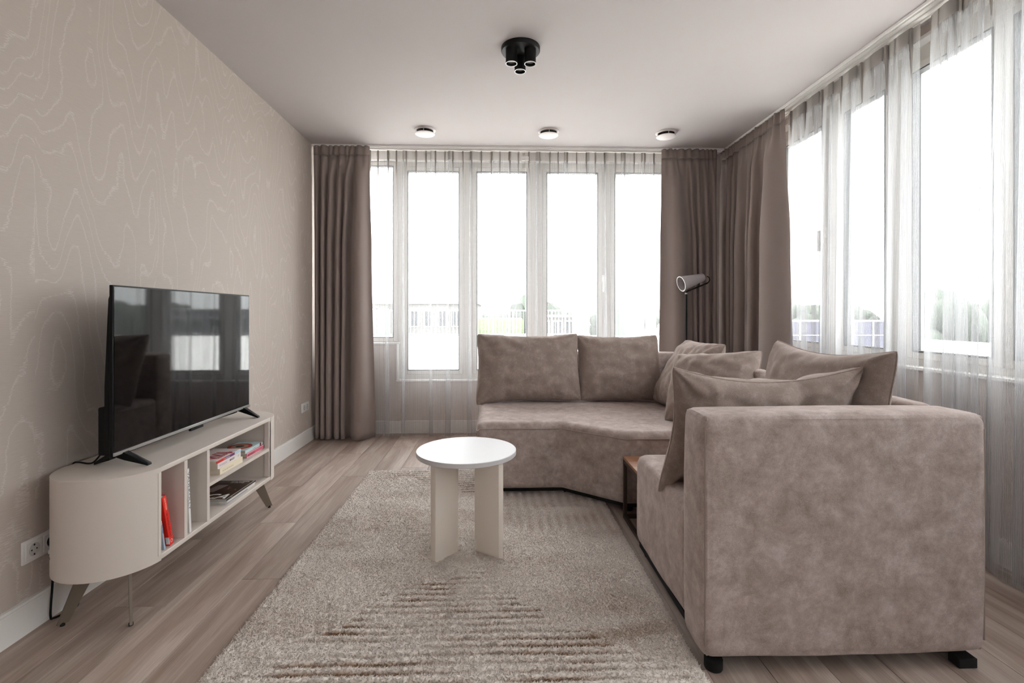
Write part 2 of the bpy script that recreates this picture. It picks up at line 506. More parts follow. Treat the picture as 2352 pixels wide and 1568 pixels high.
# ------------------------------------------------------------------ curtain tracks
def track(label, a0, a1, axis, c0):
    t = empty('curtain_track', (0, 0, 0), label, 'curtain track')
    for k, (d0, d1) in enumerate(((0, .012), (.026, .05), (.064, .088), (.102, .114))):
        b = MB()
        if axis == 'x': b.box(a0, a1, c0 + d0, c0 + d1, 2.585, 2.600)
        else: b.box(c0 + d0, c0 + d1, a0, a1, 2.585, 2.600)
        b.build('rail', M['white'], t)
    b = MB()
    if axis == 'x': b.box(a0, a1, c0 + .001, c0 + .113, 2.593, 2.5995)
    else: b.box(c0 + .001, c0 + .113, a0, a1, 2.593, 2.5995)
    b.build('back_plate', M['frame'], t)
    return t
t1 = track('white ceiling curtain rail running above the back windows', XL + .002, 2.052, 'x', 4.385)
t2 = track('white ceiling curtain rail running above the right windows', -1.6, 4.38, 'y', 2.055)

# ------------------------------------------------------------------ curtains
def cloth_mesh(name, prof_top, prof_bot, z_top, z_bot, axis, nz=26, power=0.7, thick=0.0):
    """prof_*: Nx2 arrays (along, out) with the same count; out is measured towards the room"""
    keys = prof_top if isinstance(prof_top, list) else None
    if keys: prof_bot = keys[-1][1]
    n = len(prof_bot)
    ns = nz + 1
    ts = np.linspace(0, 1, ns)
    co = np.zeros((ns, n, 3))
    for j, tt in enumerate(ts):
        if keys:
            for (ta, pa), (tb, pb_) in zip(keys[:-1], keys[1:]):
                if tt <= tb + 1e-9:
                    k = (tt - ta) / (tb - ta); k = k * k * (3 - 2 * k); p = pa * (1 - k) + pb_ * k; break
        else:
            k = tt ** power
            p = prof_top * (1 - k) + prof_bot * k
        if axis == 'x':
            co[j, :, 0] = p[:, 0]; co[j, :, 1] = p[:, 1]
        else:
            co[j, :, 1] = p[:, 0]; co[j, :, 0] = p[:, 1]
        co[j, :, 2] = z_top + (z_bot - z_top) * tt
    verts = co.reshape(-1, 3)
    ii, jj = np.meshgrid(np.arange(n - 1), np.arange(nz))
    a = (jj * n + ii).ravel()
    faces = np.stack([a, a + 1, a + 1 + n, a + n], 1)
    me = bpy.data.meshes.new(name)
    me.from_pydata(verts.tolist(), [], faces.tolist())
    d = np.sqrt((np.diff(prof_bot, axis=0) ** 2).sum(1)); arc = np.concatenate([[0], np.cumsum(d)])
    uvl = me.uv_layers.new(name='UVMap')
    lv = np.zeros(len(me.loops), dtype=np.int32); me.loops.foreach_get('vertex_index', lv)
    uv = np.stack([arc[lv % n], verts[lv, 2]], 1).astype(np.float32)
    uvl.data.foreach_set('uv', uv.ravel())
    me.polygons.foreach_set('use_smooth', [True] * len(me.polygons))
    return me

def resample(pts, n):
    pts = np.array(pts, float)
    d = np.sqrt((np.diff(pts, axis=0) ** 2).sum(1)); s = np.concatenate([[0], np.cumsum(d)])
    q = np.linspace(0, s[-1], n)
    return np.stack([np.interp(q, s, pts[:, 0]), np.interp(q, s, pts[:, 1])], 1)

def meander(a0, a1, out0, sgn, waves, theta, amp, n):
    """folds of heavy cloth: waves = relative widths of the folds"""
    th = []
    for k, wv in enumerate(waves):
        m = int(60 * wv)
        tm = theta * (0.85 + 0.3 * ((k * 37) % 10) / 10.0) if wv < 1.8 else theta * 0.6
        th += [(tm * math.sin(2 * math.pi * q / m), wv) for q in range(m)]
    x = y = 0.0
    pts = [(0, 0)]
    for t_, wv in th:
        x += math.cos(t_); y += math.sin(t_); pts.append((x, y))
    p = np.array(pts)
    p[:, 1] -= np.interp(p[:, 0], [p[0, 0], p[-1, 0]], [p[0, 1], p[-1, 1]])
    p[:, 0] = a0 + (a1 - a0) * p[:, 0] / p[-1, 0]
    rng = p[:, 1].max() - p[:, 1].min()
    p[:, 1] = out0 + sgn * amp * (p[:, 1] - p[:, 1].mean()) / rng
    return resample(p, n)

def heavy_curtain(label, axis, a_top, a_bot, out0, sgn, waves, ztop=2.588):
    n = 60 * len(waves) + 1
    root = empty('curtain', (0, 0, 0), label, 'curtain', 'taupe blackout curtains gathered beside the windows')
    npl = max(4, int(abs(a_top[1] - a_top[0]) / 0.050))
    rr = random.Random(len(label))
    top = meander(a_top[0], a_top[1], out0, sgn, [0.6 + .8 * rr.random() for _ in range(npl)], 1.0, 0.030, n)
    upper = meander(a_top[0], a_top[1], out0 + sgn * .005, sgn, waves, 1.15, 0.075, n)
    upper2 = meander(a_top[0] * .7 + a_bot[0] * .3, a_top[1] * .7 + a_bot[1] * .3, out0 + sgn * .008, sgn, waves, 1.65, 0.105, n)
    bot = meander(a_bot[0], a_bot[1], out0 + sgn * .01, sgn, waves, 1.9, 0.135, n)
    mid = top * .72 + upper * .28
    hb = 0.085
    me = cloth_mesh('cloth', [(0, mid), (.10, upper), (.35, upper2), (1, bot)], None, ztop - hb, 0.012, axis, 44)
    c = mesh_obj('cloth', me, M['drape'], root)
    sd = c.modifiers.new('s', 'SOLIDIFY'); sd.thickness = 0.003
    me = cloth_mesh('heading', top, mid, ztop, ztop - hb, axis, 4, 1.0)
    h = mesh_obj('heading', me, M['drape'], root)
    sd = h.modifiers.new('s', 'SOLIDIFY'); sd.thickness = 0.004
    return root

heavy_curtain('taupe floor-length curtain in the back left corner beside the patterned wall', 'x', (-1.615, -1.125), (-1.61, -1.08), 4.385, -1, [.8, 1.0, 1.1, 1.0, 1.0, 2.0])
heavy_curtain('taupe curtain hanging right of the back windows behind the reading lamp', 'x', (1.485, 1.99), (1.46, 1.97), 4.385, -1, [2.7, 1.0, 1.0, 1.0, 1.1])
heavy_curtain('taupe curtain on the right wall between the room corner and the side windows', 'y', (3.50, 4.50), (3.385, 4.48), 2.068, -1, [2.3, 1.3, .9, 1.4, 1.0, 1.0, 1.2])

def sheer_prof(a0, a1, out0, folds, gain, dep, n, shift=0.0, wob=0.004, seed=1):
    """mostly flat cloth with doubled-over folds: folds = (position, width)"""
    rr = random.Random(seed)
    pts = [(a0, out0)]
    base = out0
    for (c, w_) in folds:
        c = c + shift * (rr.random() - .5)
        wv = w_ * gain
        pts.append((c - wv * 0.9, base))
        pts.append((c + wv * .35, base - dep * .15)); pts.append((c + wv * .5, base - dep * .35)); pts.append((c + wv * .4, base - dep * .5))
        pts.append((c - wv * .4, base - dep * .6)); pts.append((c - wv * .5, base - dep * .75)); pts.append((c - wv * .38, base - dep * .95))
        pts.append((c + wv * .6, base - dep))
        pts.append((c + wv * 1.1 + .03, base - dep * .4))
        pts.append((c + wv * 1.4 + .05, base))
    pts.append((a1, base))
    P = resample(pts, n)
    return P

def sheer_curtain(label, axis, a0, a1, out_top, out_bot, folds, seed, ztop=2.575, wtop=.4, dep=.045):
    root = empty('sheer_curtain', (0, 0, 0), label, 'curtain', 'white voile curtains drawn across the windows')
    n = 16 * len(folds) + 200
    top = sheer_prof(a0, a1, out_top, folds, wtop, dep * .4, n, 0.0, seed=seed)
    bot = sheer_prof(a0, a1, out_bot, folds, 1.0, dep, n, .02, seed=seed)
    hb = .078
    k = 0.06
    mid = top * (1 - k) + bot * k
    me = cloth_mesh('cloth', mid, bot, ztop - hb, 0.010, axis, 26, 0.6)
    mesh_obj('cloth', me, M['sheer'], root)
    # heading tape with pinch pleats
    b = MB()
    L = a1 - a0
    npl = int(L / 0.083)
    me = cloth_mesh('heading_tape', top, mid, ztop, ztop - hb, axis, 2, 1.0)
    mesh_obj('heading_tape', me, M['tape'], root)
    rr = random.Random(seed)
    for q in range(npl):
        p = a0 + L * (q + .5 + .25 * (rr.random() - .5)) / npl
        b = MB()
        wv = .010 + .006 * rr.random()
        o_ = out_top
        zb = ztop - hb - .10 - .10 * rr.random()
        prof = [(p - wv / 2, o_ - .004), (p + wv / 2, o_ - .004), (p + wv / 2, o_ - .016), (p - wv / 2, o_ - .016)]
        tip = [(p - .001, o_ - .004), (p + .001, o_ - .004), (p + .001, o_ - .008), (p - .001, o_ - .008)]
        lv = []
        for z_, pr in ((ztop, prof), (ztop - hb, prof), (zb, tip)):
            lv.append([b.bm.verts.new((u, v_, z_) if axis == 'x' else (v_, u, z_)) for u, v_ in pr])
        for A, B in ((lv[0], lv[1]), (lv[1], lv[2])):
            for e in range(4):
                b.bm.faces.new((A[e], A[(e + 1) % 4], B[(e + 1) % 4], B[e]))
        b.build('pleat', M['tape'], root)
    return root

def folds(a0, a1, step, w0, w1, seed):
    rr = random.Random(seed); out = []; p = a0 + step * .5
    while p < a1 - step * .4:
        out.append((p, w0 + (w1 - w0) * rr.random())); p += step * (.65 + .7 * rr.random())
    return out
sheer_curtain('white voile curtain drawn across the left half of the back windows', 'x', -1.52, .235, 4.476, 4.468,
              folds(-1.50, .22, .20, .030, .050, 3), 3)
sheer_curtain('white voile curtain drawn across the right half of the back windows', 'x', .255, 1.56, 4.476, 4.468,
              folds(.27, 1.55, .19, .030, .055, 8), 8)
sheer_curtain('white voile curtain on the far half of the side windows, next to the taupe drape', 'y', 2.43, 3.56, 2.146, 2.135,
              folds(2.43, 3.55, .15, .06, .10, 5), 5, dep=.05, wtop=.7)
sheer_curtain('white voile curtain on the near side windows, cut off by the photo edge', 'y', -1.5, 2.36, 2.146, 2.125,
              folds(-1.5, 2.34, .15, .06, .11, 6), 6, dep=.06, wtop=.7)

# ------------------------------------------------------------------ ceiling fittings
sp = empty('ceiling_spotlight', (0, 0, H), 'black round ceiling light with three downward cylinder spots', 'ceiling light')
sp.location = (.134, 2.77, H)
MB().lathe([(0, 0), (.109, 0), (.109, -.020), (.106, -.024), (0, -.024)], 48).build('ceiling_plate', M['blackmetal'], sp)
for k, (dx, dy) in enumerate(((-.052, -.032), (.052, -.032), (0, .055))):
    tb = MB().lathe([(0, -.024), (.0320, -.024), (.0320, -.106), (.0300, -.106), (.0270, -.088), (0, -.088)], 32).build('spot_tube', M['blackmetal'], sp, (dx, dy, 0))
    MB().lathe([(.0323, -.1035), (.0323, -.1070), (.0295, -.1070), (.0295, -.1035)], 32).build('rim', M['silver'], tb)
    MB().lathe([(0, -.0875), (.0245, -.0875), (.0245, -.0915), (0, -.0925)], 24).build('lens', M['lens'], tb)

for k, (vx, vy, lb) in enumerate(((-.585, 4.03, 'white round ceiling vent nearest the patterned wall, above the left curtain'),
                                  (.425, 4.03, 'middle of the three white round ceiling vents before the back windows'),
                                  (1.40, 4.03, 'white round ceiling vent nearest the dark corner curtains'))):
    v = empty('ceiling_vent', (vx, vy, H), lb, 'vent', 'round vents in the ceiling')
    MB().lathe([(.068, 0), (.086, 0), (.086, -.004), (.070, -.008), (.066, -.004)], 40).build('ring', M['ventw'], v)
    MB().lathe([(0, -.001), (.067, -.001), (.067, -.003), (0, -.003)], 32).build('opening', M['dark'], v)
    d = MB().lathe([(0, -.026), (.060, -.025), (.078, -.029), (.080, -.032), (.076, -.035), (0, -.037)], 40).build('disc', M['ventw'], v)
    for q in range(3):
        a = 2 * math.pi * q / 3 + .5
        MB().lathe([(0, -.003), (.004, -.003), (.004, -.028), (0, -.028)], 10).build('clip', M['silver'], v, (.064 * math.cos(a), .064 * math.sin(a), 0))

sn = MB().box(.225, .290, 4.45, 4.458, 2.493, 2.530).bevel(.003, 2).build('window_sensor', M['white'])
tag(sn, 'small white box fixed at the top of the back windows between the two voile curtains', 'sensor')

# ------------------------------------------------------------------ media console
con = empty('media_console', (-1.41, 2.295, 0), 'low cream console with rounded ends and open shelves along the patterned wall', 'tv cabinet')
cx, cyy = -1.41, 2.295
def P(x, y, z=0): return (x - cx, y - cyy, z)
rr_ = .18
YA, YZ = 1.87, 2.72     # centres of the round ends
def stadium(r, inset_y=0.0, seg=24):
    pts = []
    for k in range(seg + 1):
        a = math.pi + math.pi * k / seg
        pts.append((-1.41 + r * math.cos(a) - cx, YA + r * math.sin(a) - cyy))
    for k in range(seg + 1):
        a = math.pi * k / seg
        pts.append((-1.41 + r * math.cos(a) - cx, YZ + r * math.sin(a) - cyy))
    return pts
MB().prism(stadium(rr_ - .001), .521, .540).bevel(.003, 2).build('top_panel', M['console'], con, smooth=True)
MB().prism(stadium(rr_ - .001), .200, .219).bevel(.003, 2).build('bottom_panel', M['console'], con, smooth=True)
# curved end shells
def shell(name, yc, a0, a1, yext):
    b = MB(); seg = 28
    ro, ri = rr_ - .0005, rr_ - .018
    outp, inp = [], []
    for k in range(seg + 1):
        a = a0 + (a1 - a0) * k / seg
        outp.append((-1.41 + ro * math.cos(a) - cx, yc + ro * math.sin(a) - cyy)); inp.append((-1.41 + ri * math.cos(a) - cx, yc + ri * math.sin(a) - cyy))
    pts = outp + inp[::-1]
    return b, pts
b = MB(); 
def arc(yc, r, a0, a1, seg=28): return [(-1.41 + r * math.cos(a0 + (a1 - a0) * k / seg) - cx, yc + r * math.sin(a0 + (a1 - a0) * k / seg) - cyy) for k in range(seg + 1)]
# near end: from back wall side round to the front, ending at opening edge y=1.847 .. the shell front runs slightly past
o1 = arc(YA, .1808, math.pi, 2 * math.pi - .13)
i1 = arc(YA, .162, math.pi, 2 * math.pi - .13)
def strip(name, A, B, z0=.219, z1=.521):
    bm_ = MB()
    va = [[bm_.bm.verts.new((p[0], p[1], z)) for p in A] for z in (z0, z1)]
    vb = [[bm_.bm.verts.new((p[0], p[1], z)) for p in B] for z in (z0, z1)]
    n = len(A)
    for k in range(n - 1):
        f = bm_.bm.faces.new((va[0][k], va[0][k + 1], va[1][k + 1], va[1][k])); f.smooth = True
        f = bm_.bm.faces.new((vb[0][k + 1], vb[0][k], vb[1][k], vb[1][k + 1])); f.smooth = True
        bm_.bm.faces.new((va[1][k], va[1][k + 1], vb[1][k + 1], vb[1][k]))
        bm_.bm.faces.new((va[0][k + 1], va[0][k], vb[0][k], vb[0][k + 1]))
    for k in (0, n - 1):
        bm_.bm.faces.new((va[0][k], va[1][k], vb[1][k], vb[0][k]))
    return bm_.build(name, M['console'], con)
sh = strip('curved_end', o1, i1, .1985, .5395)
strip('curved_end', arc(YZ, .1808, 0.0, math.pi), arc(YZ, .162, 0.0, math.pi), .1985, .5395)
b = MB().box(-.1795, -.166, YA - cyy, YZ - cyy, .219, .521); b.build('back_panel', M['console'], con)
def upright(y0, y1):
    MB().box(-.166, .179, y0 - cyy, y1 - cyy, .219, .521).build('divider', M['console'], con)
upright(1.832, 1.847); upright(1.981, 2.000); upright(2.133, 2.152); upright(2.712, 2.730)
MB().box(-.166, .179, 2.152 - cyy, 2.712 - cyy, .362, .377).build('shelf', M['console'], con)
MB().box(.15, .179, 2.705 - cyy, 2.730 - cyy, .219, .521).bevel(.003, 1).build('front_edge', M['console'], con)
# splayed plate legs
for (sx, sy, fx, fy) in ((1, -1, -1.295, 1.785), (-1, -1, -1.535, 1.79), (1, 1, -1.297, 2.85), (-1, 1, -1.53, 2.82)):
    foot = Vector((fx, fy)); dirv = Vector((sx * .62, sy * .78)).normalized()
    top_c = foot - dirv * .085
    nrm = Vector((-dirv.y, dirv.x))
    lm = MB()
    th = .0045
    prof = []
    wt, wb_ = .062, .032
    ring4 = []
    for (c, hw, z) in ((top_c, wt / 2, .200), (foot, wb_ / 2, .008)):
        row = []
        for (e, s_) in ((-hw, -th), (hw, -th), (hw, th), (-hw, th)):
            p = c + dirv * e + nrm * s_
            row.append(lm.bm.verts.new((p.x - cx, p.y - cyy, z)))
        ring4.append(row)
    A, B = ring4
    lm.bm.faces.new(A); lm.bm.faces.new(B[::-1])
    for e in range(4): lm.bm.faces.new((A[e], B[e], B[(e + 1) % 4], A[(e + 1) % 4]))
    lg = lm.build('leg', M['consoleleg'], con)
    MB().lathe([(0, 0), (.0075, 0), (.0075, .008), (.005, .012), (0, .013)], 16).build('foot_pad', M['rubber'], lg, (fx - cx, fy - cyy, 0))
MB().lathe([(0, 0), (.004, 0), (.005, .0006), (0, .0008)], 12).build('scuff_mark', M['dark'], con, (-1.5335 - cx, 1.7385 - cyy, .262)).rotation_euler = (math.pi / 2, 0, R(-43))

# ------------------------------------------------------------------ television
TVX, TY0, TY1, TZ0, TZ1 = -1.375, 1.806, 2.78, .586, 1.206
tv = empty('television', (TVX, (TY0 + TY1) / 2, .54), 'black flat-screen television on splayed feet on the cream console', 'television')
tyc = (TY0 + TY1) / 2
b = MB().box(-.012, 0, TY0 - tyc, TY1 - tyc, TZ0 - .54, TZ1 - .54).bevel(.0015, 1).build('bezel', M['black'], tv)
MB().box(0, .0012, TY0 + .006 - tyc, TY1 - .006 - tyc, TZ0 + .018 - .54, TZ1 - .006 - .54).build('screen', M['screen'], tv)
MB().box(-.010, .005, TY0 + .002 - tyc, TY1 - .002 - tyc, TZ0 + .004 - .54, TZ0 + .016 - .54).bevel(.001, 1).build('bottom_strip', M['silver'], tv)
MB().box(-.008, .004, -.04, .055, TZ0 - .010 - .54, TZ0 + .003 - .54).bevel(.002, 1).build('sensor_bar', M['black'], tv)
# back housing: thin at the top, thick lower box
hb_ = MB()
hb_.prism([(-.012, TZ0 - .54 + .01), (-.012, TZ1 - .54 - .02), (-.022, TZ1 - .54 - .05), (-.036, .30), (-.036, TZ0 - .54 + .01)], TY0 - tyc + .01, TY1 - tyc - .01,
          M=Matrix(((1, 0, 0, 0), (0, 0, 1, 0), (0, 1, 0, 0), (0, 0, 0, 1))))
hb_.build('rear_housing', M['black'], tv)
MB().box(-.062, -.034, TY0 - tyc + .012, TY1 - tyc - .012, TZ0 - .54 + .004, .225).bevel(.006, 2).build('rear_box', M['black'], tv)
for sy, yc_ in ((-1, 1.862), (1, 2.72)):
    for (dx, ex) in ((.085, .0), (-.125, -.03)):
        f = MB()
        y_ = yc_ - tyc
        x0_ = -.012 if dx > 0 else -.022
        y1_ = y_ + (.012 if dx > 0 else .03) * (1 if sy < 0 else -.6)
        a_ = [(x0_ - .02, y_ - .016, .040), (x0_ - .02, y_ + .016, .040), (x0_ - .02, y_ + .016, .058), (x0_ - .02, y_ - .016, .058)]
        e_ = [(dx, y1_ - .011, 0.0), (dx, y1_ + .011, 0.0), (dx, y1_ + .011, .008), (dx, y1_ - .011, .008)]
        m_ = [(x0_ + (.02 if dx > 0 else -.02), y_ - .015, .026), (x0_ + (.02 if dx > 0 else -.02), y_ + .015, .026), (x0_ + (.02 if dx > 0 else -.02), y_ + .015, .054), (x0_ + (.02 if dx > 0 else -.02), y_ - .015, .054)]
        rows = [[f.bm.verts.new(p) for p in q] for q in (a_, m_, e_)]
        for A, B in zip(rows[:-1], rows[1:]):
            for e in range(4): f.bm.faces.new((A[e], A[(e + 1) % 4], B[(e + 1) % 4], B[e]))
        f.bm.faces.new(rows[0]); f.bm.faces.new(rows[-1])
        f.bevel(.002, 1).build('foot', M['black'], tv)

# ------------------------------------------------------------------ lettering helper
def text_mesh(s, size, mat, parent, mtx, name='lettering', squeeze=1.0, shear=0.0, bold=False):
    cu = bpy.data.curves.new('t', 'FONT'); cu.body = s; cu.size = size; cu.align_x = 'LEFT'; cu.align_y = 'BOTTOM_BASELINE'
    cu.shear = shear; cu.resolution_u = 3
    if bold: cu.offset = size * .018
    to = bpy.data.objects.new('t', cu); COL.objects.link(to)
    dg = bpy.context.evaluated_depsgraph_get()
    me = bpy.data.meshes.new_from_object(to.evaluated_get(dg))
    bpy.data.objects.remove(to)
    me.transform(Matrix.Diagonal((squeeze, 1, 1, 1)))
    o = mesh_obj(name, me, mat, parent)
    o.matrix_local = mtx
    return o
def basis(loc, xa, ya):
    xa = Vector(xa).normalized(); ya = Vector(ya).normalized(); za = xa.cross(ya)
    m = Matrix.Identity(4)
    for i_ in range(3): m[i_][0] = xa[i_]; m[i_][1] = ya[i_]; m[i_][2] = za[i_]; m[i_][3] = loc[i_]
    return m

# ------------------------------------------------------------------ books
PAPER = plain('book_paper', (214, 205, 190), 0.9, var=.04)
GREYPAPER = plain('book_paper_grey', (186, 178, 166), 0.9, var=.04)
def cm(name, rgb, rough=.45): return plain(name, rgb, rough, var=.02)
def book(label, loc, dep, hgt, thk, cov, spine, group, rot=(0, 0, 0), paper=PAPER, inset=.003, ct=.0012):
    """lying flat: spine faces +X at x=0, length along +Y from y=0, thickness up from z=0"""
    r = empty('book', loc, label, 'book', group); r.rotation_euler = rot
    MB().box(-dep + .001, -.0015, inset, hgt - inset, ct, thk - ct).build('pages', paper, r)
    MB().box(-dep, 0, 0, hgt, 0, ct).box(-dep, 0, 0, hgt, thk - ct, thk).build('cover', cov, r)
    MB().box(-.0015, 0.0004, 0, hgt, ct, thk - ct).build('spine', spine, r)
    return r
G1 = 'paperbacks lying on the console shelf'
CREAM = cm('cover_cream', (226, 214, 190)); PALE = cm('cover_pale_pink', (226, 216, 214)); CRIM = cm('print_crimson', (168, 18, 52)); REDC = cm('cover_red', (205, 40, 36))
BLUEC = cm('cover_pale_blue', (172, 200, 214)); PURP = cm('print_purple', (112, 58, 120)); INK = cm('print_dark', (58, 52, 54)); PINK = cm('cover_pink', (206, 92, 118)); WHITEC = cm('cover_white', (226, 224, 222))
AQUA = cm('cover_aqua', (190, 212, 214)); INKB = cm('print_black', (14, 10, 10)); TAN = cm('print_tan', (168, 140, 116)); REDP = cm('print_red', (190, 40, 34)); NAVY = cm('print_navy', (40, 52, 92)); INKR = cm('print_dark_red', (118, 20, 24))
ZS = .3772
bk = book('thick cream paperback, bottom of the nearer pile on the upper shelf', (-1.246, 2.257, ZS), .13, .197, .027, CREAM, CREAM, G1)
text_mesh('de reis naar het einde', .0105, cm('print_grey', (150, 140, 128)), bk, basis((.0008, .02, .009), (0, 1, 0), (0, 0, 1)))
bk = book('pale paperback in the middle of the nearer pile on the upper shelf', (-1.252, 2.250, ZS + .0273), .125, .198, .026, PALE, PALE, G1)
text_mesh('TIM PEARSON', .0125, cm('print_mauve', (160, 120, 128)), bk, basis((.0008, .010, .008), (0, 1, 0), (0, 0, 1)), squeeze=.82)
text_mesh('MINDED', .0125, INK, bk, basis((.0008, .098, .008), (0, 1, 0), (0, 0, 1)), squeeze=.9, bold=True)
text_mesh('UP', .0125, cm('print_sage', (130, 136, 120)), bk, basis((.0008, .168, .008), (0, 1, 0), (0, 0, 1)))
bk = book('paperback with crimson lettering on top of the nearer pile, red and purple spine', (-1.250, 2.238, ZS + .0536), .13, .208, .0145, PALE, REDC, G1)
MB().box(.0004, .0009, .070, .150, .0015, .013).build('spine_band', PURP, bk)
MB().box(.0004, .0009, .150, .207, .0012, .0134).build('spine_band', BLUEC, bk)
text_mesh('D  ONTDEKKING', .008, WHITEC, bk, basis((.0012, .055, .004), (0, 1, 0), (0, 0, 1)), squeeze=.85, bold=True)
text_mesh('WIJ', .085, CRIM, bk, basis((-.118, .045, .0149), (0, 1, 0), (-1, 0, 0)), squeeze=1.0, bold=True).matrix_local = basis((-.020, .020, .0149), (0, 1, 0), (-1, 0, 0))
text_mesh('ANDEREN', .026, CRIM, bk, basis((-.012, .04, .0150), (0, 1, 0), (-1, 0, 0)), bold=True)
bk = book('pink-spined paperback, lower book of the farther pile', (-1.258, 2.518, ZS), .125, .180, .022, PINK, PINK, G1, paper=GREYPAPER)
text_mesh('MODERATO', .013, INKR, bk, basis((.0008, .012, .005), (0, 1, 0), (0, 0, 1)), bold=True)
for (q0, q1) in ((.0012, .0030), (.0190, .0208)): MB().box(.0004, .0008, 0, .18, q0, q1).build('spine_band', WHITEC, bk)
bk = book('pale blue paperback with a red and black disc on its cover, on the farther pile', (-1.262, 2.512, ZS + .0223), .125, .182, .0165, AQUA, AQUA, G1, paper=GREYPAPER)
MB().box(.0004, .0008, .150, .166, .0010, .0155).build('spine_band', INKR, bk)
for r0, mm, dz in ((.058, INKR, 0), (.054, REDP, .0003), (.040, TAN, .0006), (.020, INKB, .0009)):
    MB().lathe([(0, .0165 + dz), (r0, .0165 + dz), (r0, .0168 + dz), (0, .0168 + dz)], 40).build('printed_disc', mm, bk, (-.068, .082, 0))
text_mesh('een verhaal', .007, INK, bk, basis((.0009, .075, .005), (0, 1, 0), (0, 0, 1)))

# magazines on the bottom panel
G2 = 'magazines lying on the console bottom'
MAGP = cm('magazine_paper', (205, 202, 198), .3)
DARKC = NT('magazine_photo_cover')
vv = DARKC.coord('Object')
DARKC.link(DARKC.ramp(DARKC.noise(vv, 22, 6, .7, .8), [(.38, lin((20, 14, 12))), (.52, lin((58, 40, 32))), (.62, lin((96, 66, 54))), (.74, lin((150, 132, 120)))]), DARKC.b.inputs['Base Color'])
DARKC.b.inputs['Roughness'].default_value = .25
DARKC = DARKC.m
zz = .2194
for k, (th_, dx_, dy_, rz_, cov, sp_, lb) in enumerate((
        (.006, -.004, 0, 0, MAGP, cm('spine_lilac', (120, 118, 140)), 'white magazine with a lilac spine, bottom of the magazine pile'),
        (.007, -.001, .006, .5, MAGP, MAGP, 'plain white-edged magazine in the middle of the magazine pile'),
        (.006, -.006, .012, -.8, DARKC, MAGP, 'magazine with a dark brown photo cover on top of the magazine pile'))):
    mg = empty('magazine', (-1.250 + dx_, 2.318 + dy_, zz), lb, 'magazine', G2, rz=R(rz_))
    MB().box(-.205, -.001, .001, .269, .0004, th_ - .0004).build('pages', MAGP, mg)
    cvr = MB().box(-.206, 0, 0, .270, th_ - .0006, th_).box(-.206, 0, 0, .270, 0, .0005).box(-.0008, .0002, 0, .27, .0005, th_ - .0006).build('cover', [cov], mg)
    if k == 0: MB().box(.0002, .0006, .004, .20, .0012, th_ - .0012).build('spine_band', sp_, mg)
    if k == 2:
        text_mesh('CA', .085, WHITEC, mg, basis((-.030, .018, th_ + .0003), (-1, 0, 0), (0, -1, 0)), bold=True, shear=.3).matrix_local = basis((-.135, .075, th_ + .0003), (1, 0, 0), (0, 1, 0)) @ Matrix.Diagonal((1, -1, 1, 1)) @ Matrix.Diagonal((1, -1, 1, 1)) @ Matrix.Translation((0, -.06, 0))
        text_mesh('MEER WONEN', .014, WHITEC, mg, basis((-.115, .246, th_ + .0003), (1, 0, 0), (0, 1, 0)), bold=True)
        text_mesh('OP DE STIJL', .014, WHITEC, mg, basis((-.110, .228, th_ + .0003), (1, 0, 0), (0, 1, 0)), bold=True)
        for (a_, b_, c_, d_) in ((-.203, -.003, .002, .006), (-.203, -.003, .264, .268), (-.200, -.02, .246, .2475), (-.006, -.003, .002, .268)):
            MB().box(a_, b_, c_, d_, th_, th_ + .0003).build('printed_border', MAGP, mg)
        MB().prism([(-.17, .10), (-.12, .10), (-.10, .20), (-.15, .20)], th_, th_ + .0003).build('printed_picture', cm('print_taupe', (136, 120, 118), .25), mg)
    zz += th_ + .0002

# upright books
def upright_book(label, loc, dep, hgt, thk, cov, lean, group, paper=PAPER):
    """standing, spine towards +X, leaning about X (towards -Y)"""
    r = empty('book', loc, label, 'book', group); r.rotation_euler = (R(lean), 0, 0)
    MB().box(-dep + .001, -.0015, .0013, thk - .0013, .003, hgt - .003).build('pages', paper, r)
    MB().box(-dep, 0, 0, .0012, 0, hgt).box(-dep, 0, thk - .0012, thk, 0, hgt).build('cover', cov, r)
    MB().box(-.0015, 0.0004, .0012, thk - .0012, 0, hgt).build('spine', cov, r)
    return r
G3 = 'books standing in the narrow console compartments'
RED = cm('cover_bright_red', (226, 38, 24))
rb = upright_book('bright red paperback leaning in the first narrow compartment', (-1.240, 1.909, .2215), .14, .204, .022, RED, 13, G3)
text_mesh('HANS PETERSEN', .009, cm('print_salmon', (255, 190, 170)), rb, basis((.0008, .009, .196), (0, 0, -1), (0, 1, 0)), squeeze=.75, bold=True)
text_mesh('HET BUITENLAND & IKZ', .0125, cm('print_deep_red', (120, 12, 10)), rb, basis((.0008, .006, .135), (0, 0, -1), (0, 1, 0)), squeeze=.75, bold=True)
MB().lathe([(.005, 0), (.0065, 0), (.0065, .0004), (.005, .0004)], 20).build('printed_ring', WHITEC, rb, (.0006, .011, .016)).rotation_euler = (0, math.pi / 2, 0)
MB().box(-.012, .001, -.0015, .0, .008, .036).build('sticker', WHITEC, rb)
bb = upright_book('thin pale blue booklet leaning beside the red paperback', (-1.242, 1.880, .2205), .10, .115, .008, cm('cover_grey_blue', (168, 182, 200)), 11, G3)
text_mesh('ALLE KUNST', .008, NAVY, bb, basis((.0008, .001, .10), (0, 0, -1), (0, 1, 0)), squeeze=.8, bold=True)
wbk = upright_book('tall slim white book leaning in the second narrow compartment', (-1.238, 2.024, .2195), .19, .262, .013, WHITEC, 3.5, G3)
text_mesh('VADLKOLLY', .0175, cm('print_soft_black', (74, 70, 70)), wbk, basis((.0008, .0012, .250), (0, 0, -1), (0, 1, 0)), squeeze=1.6)

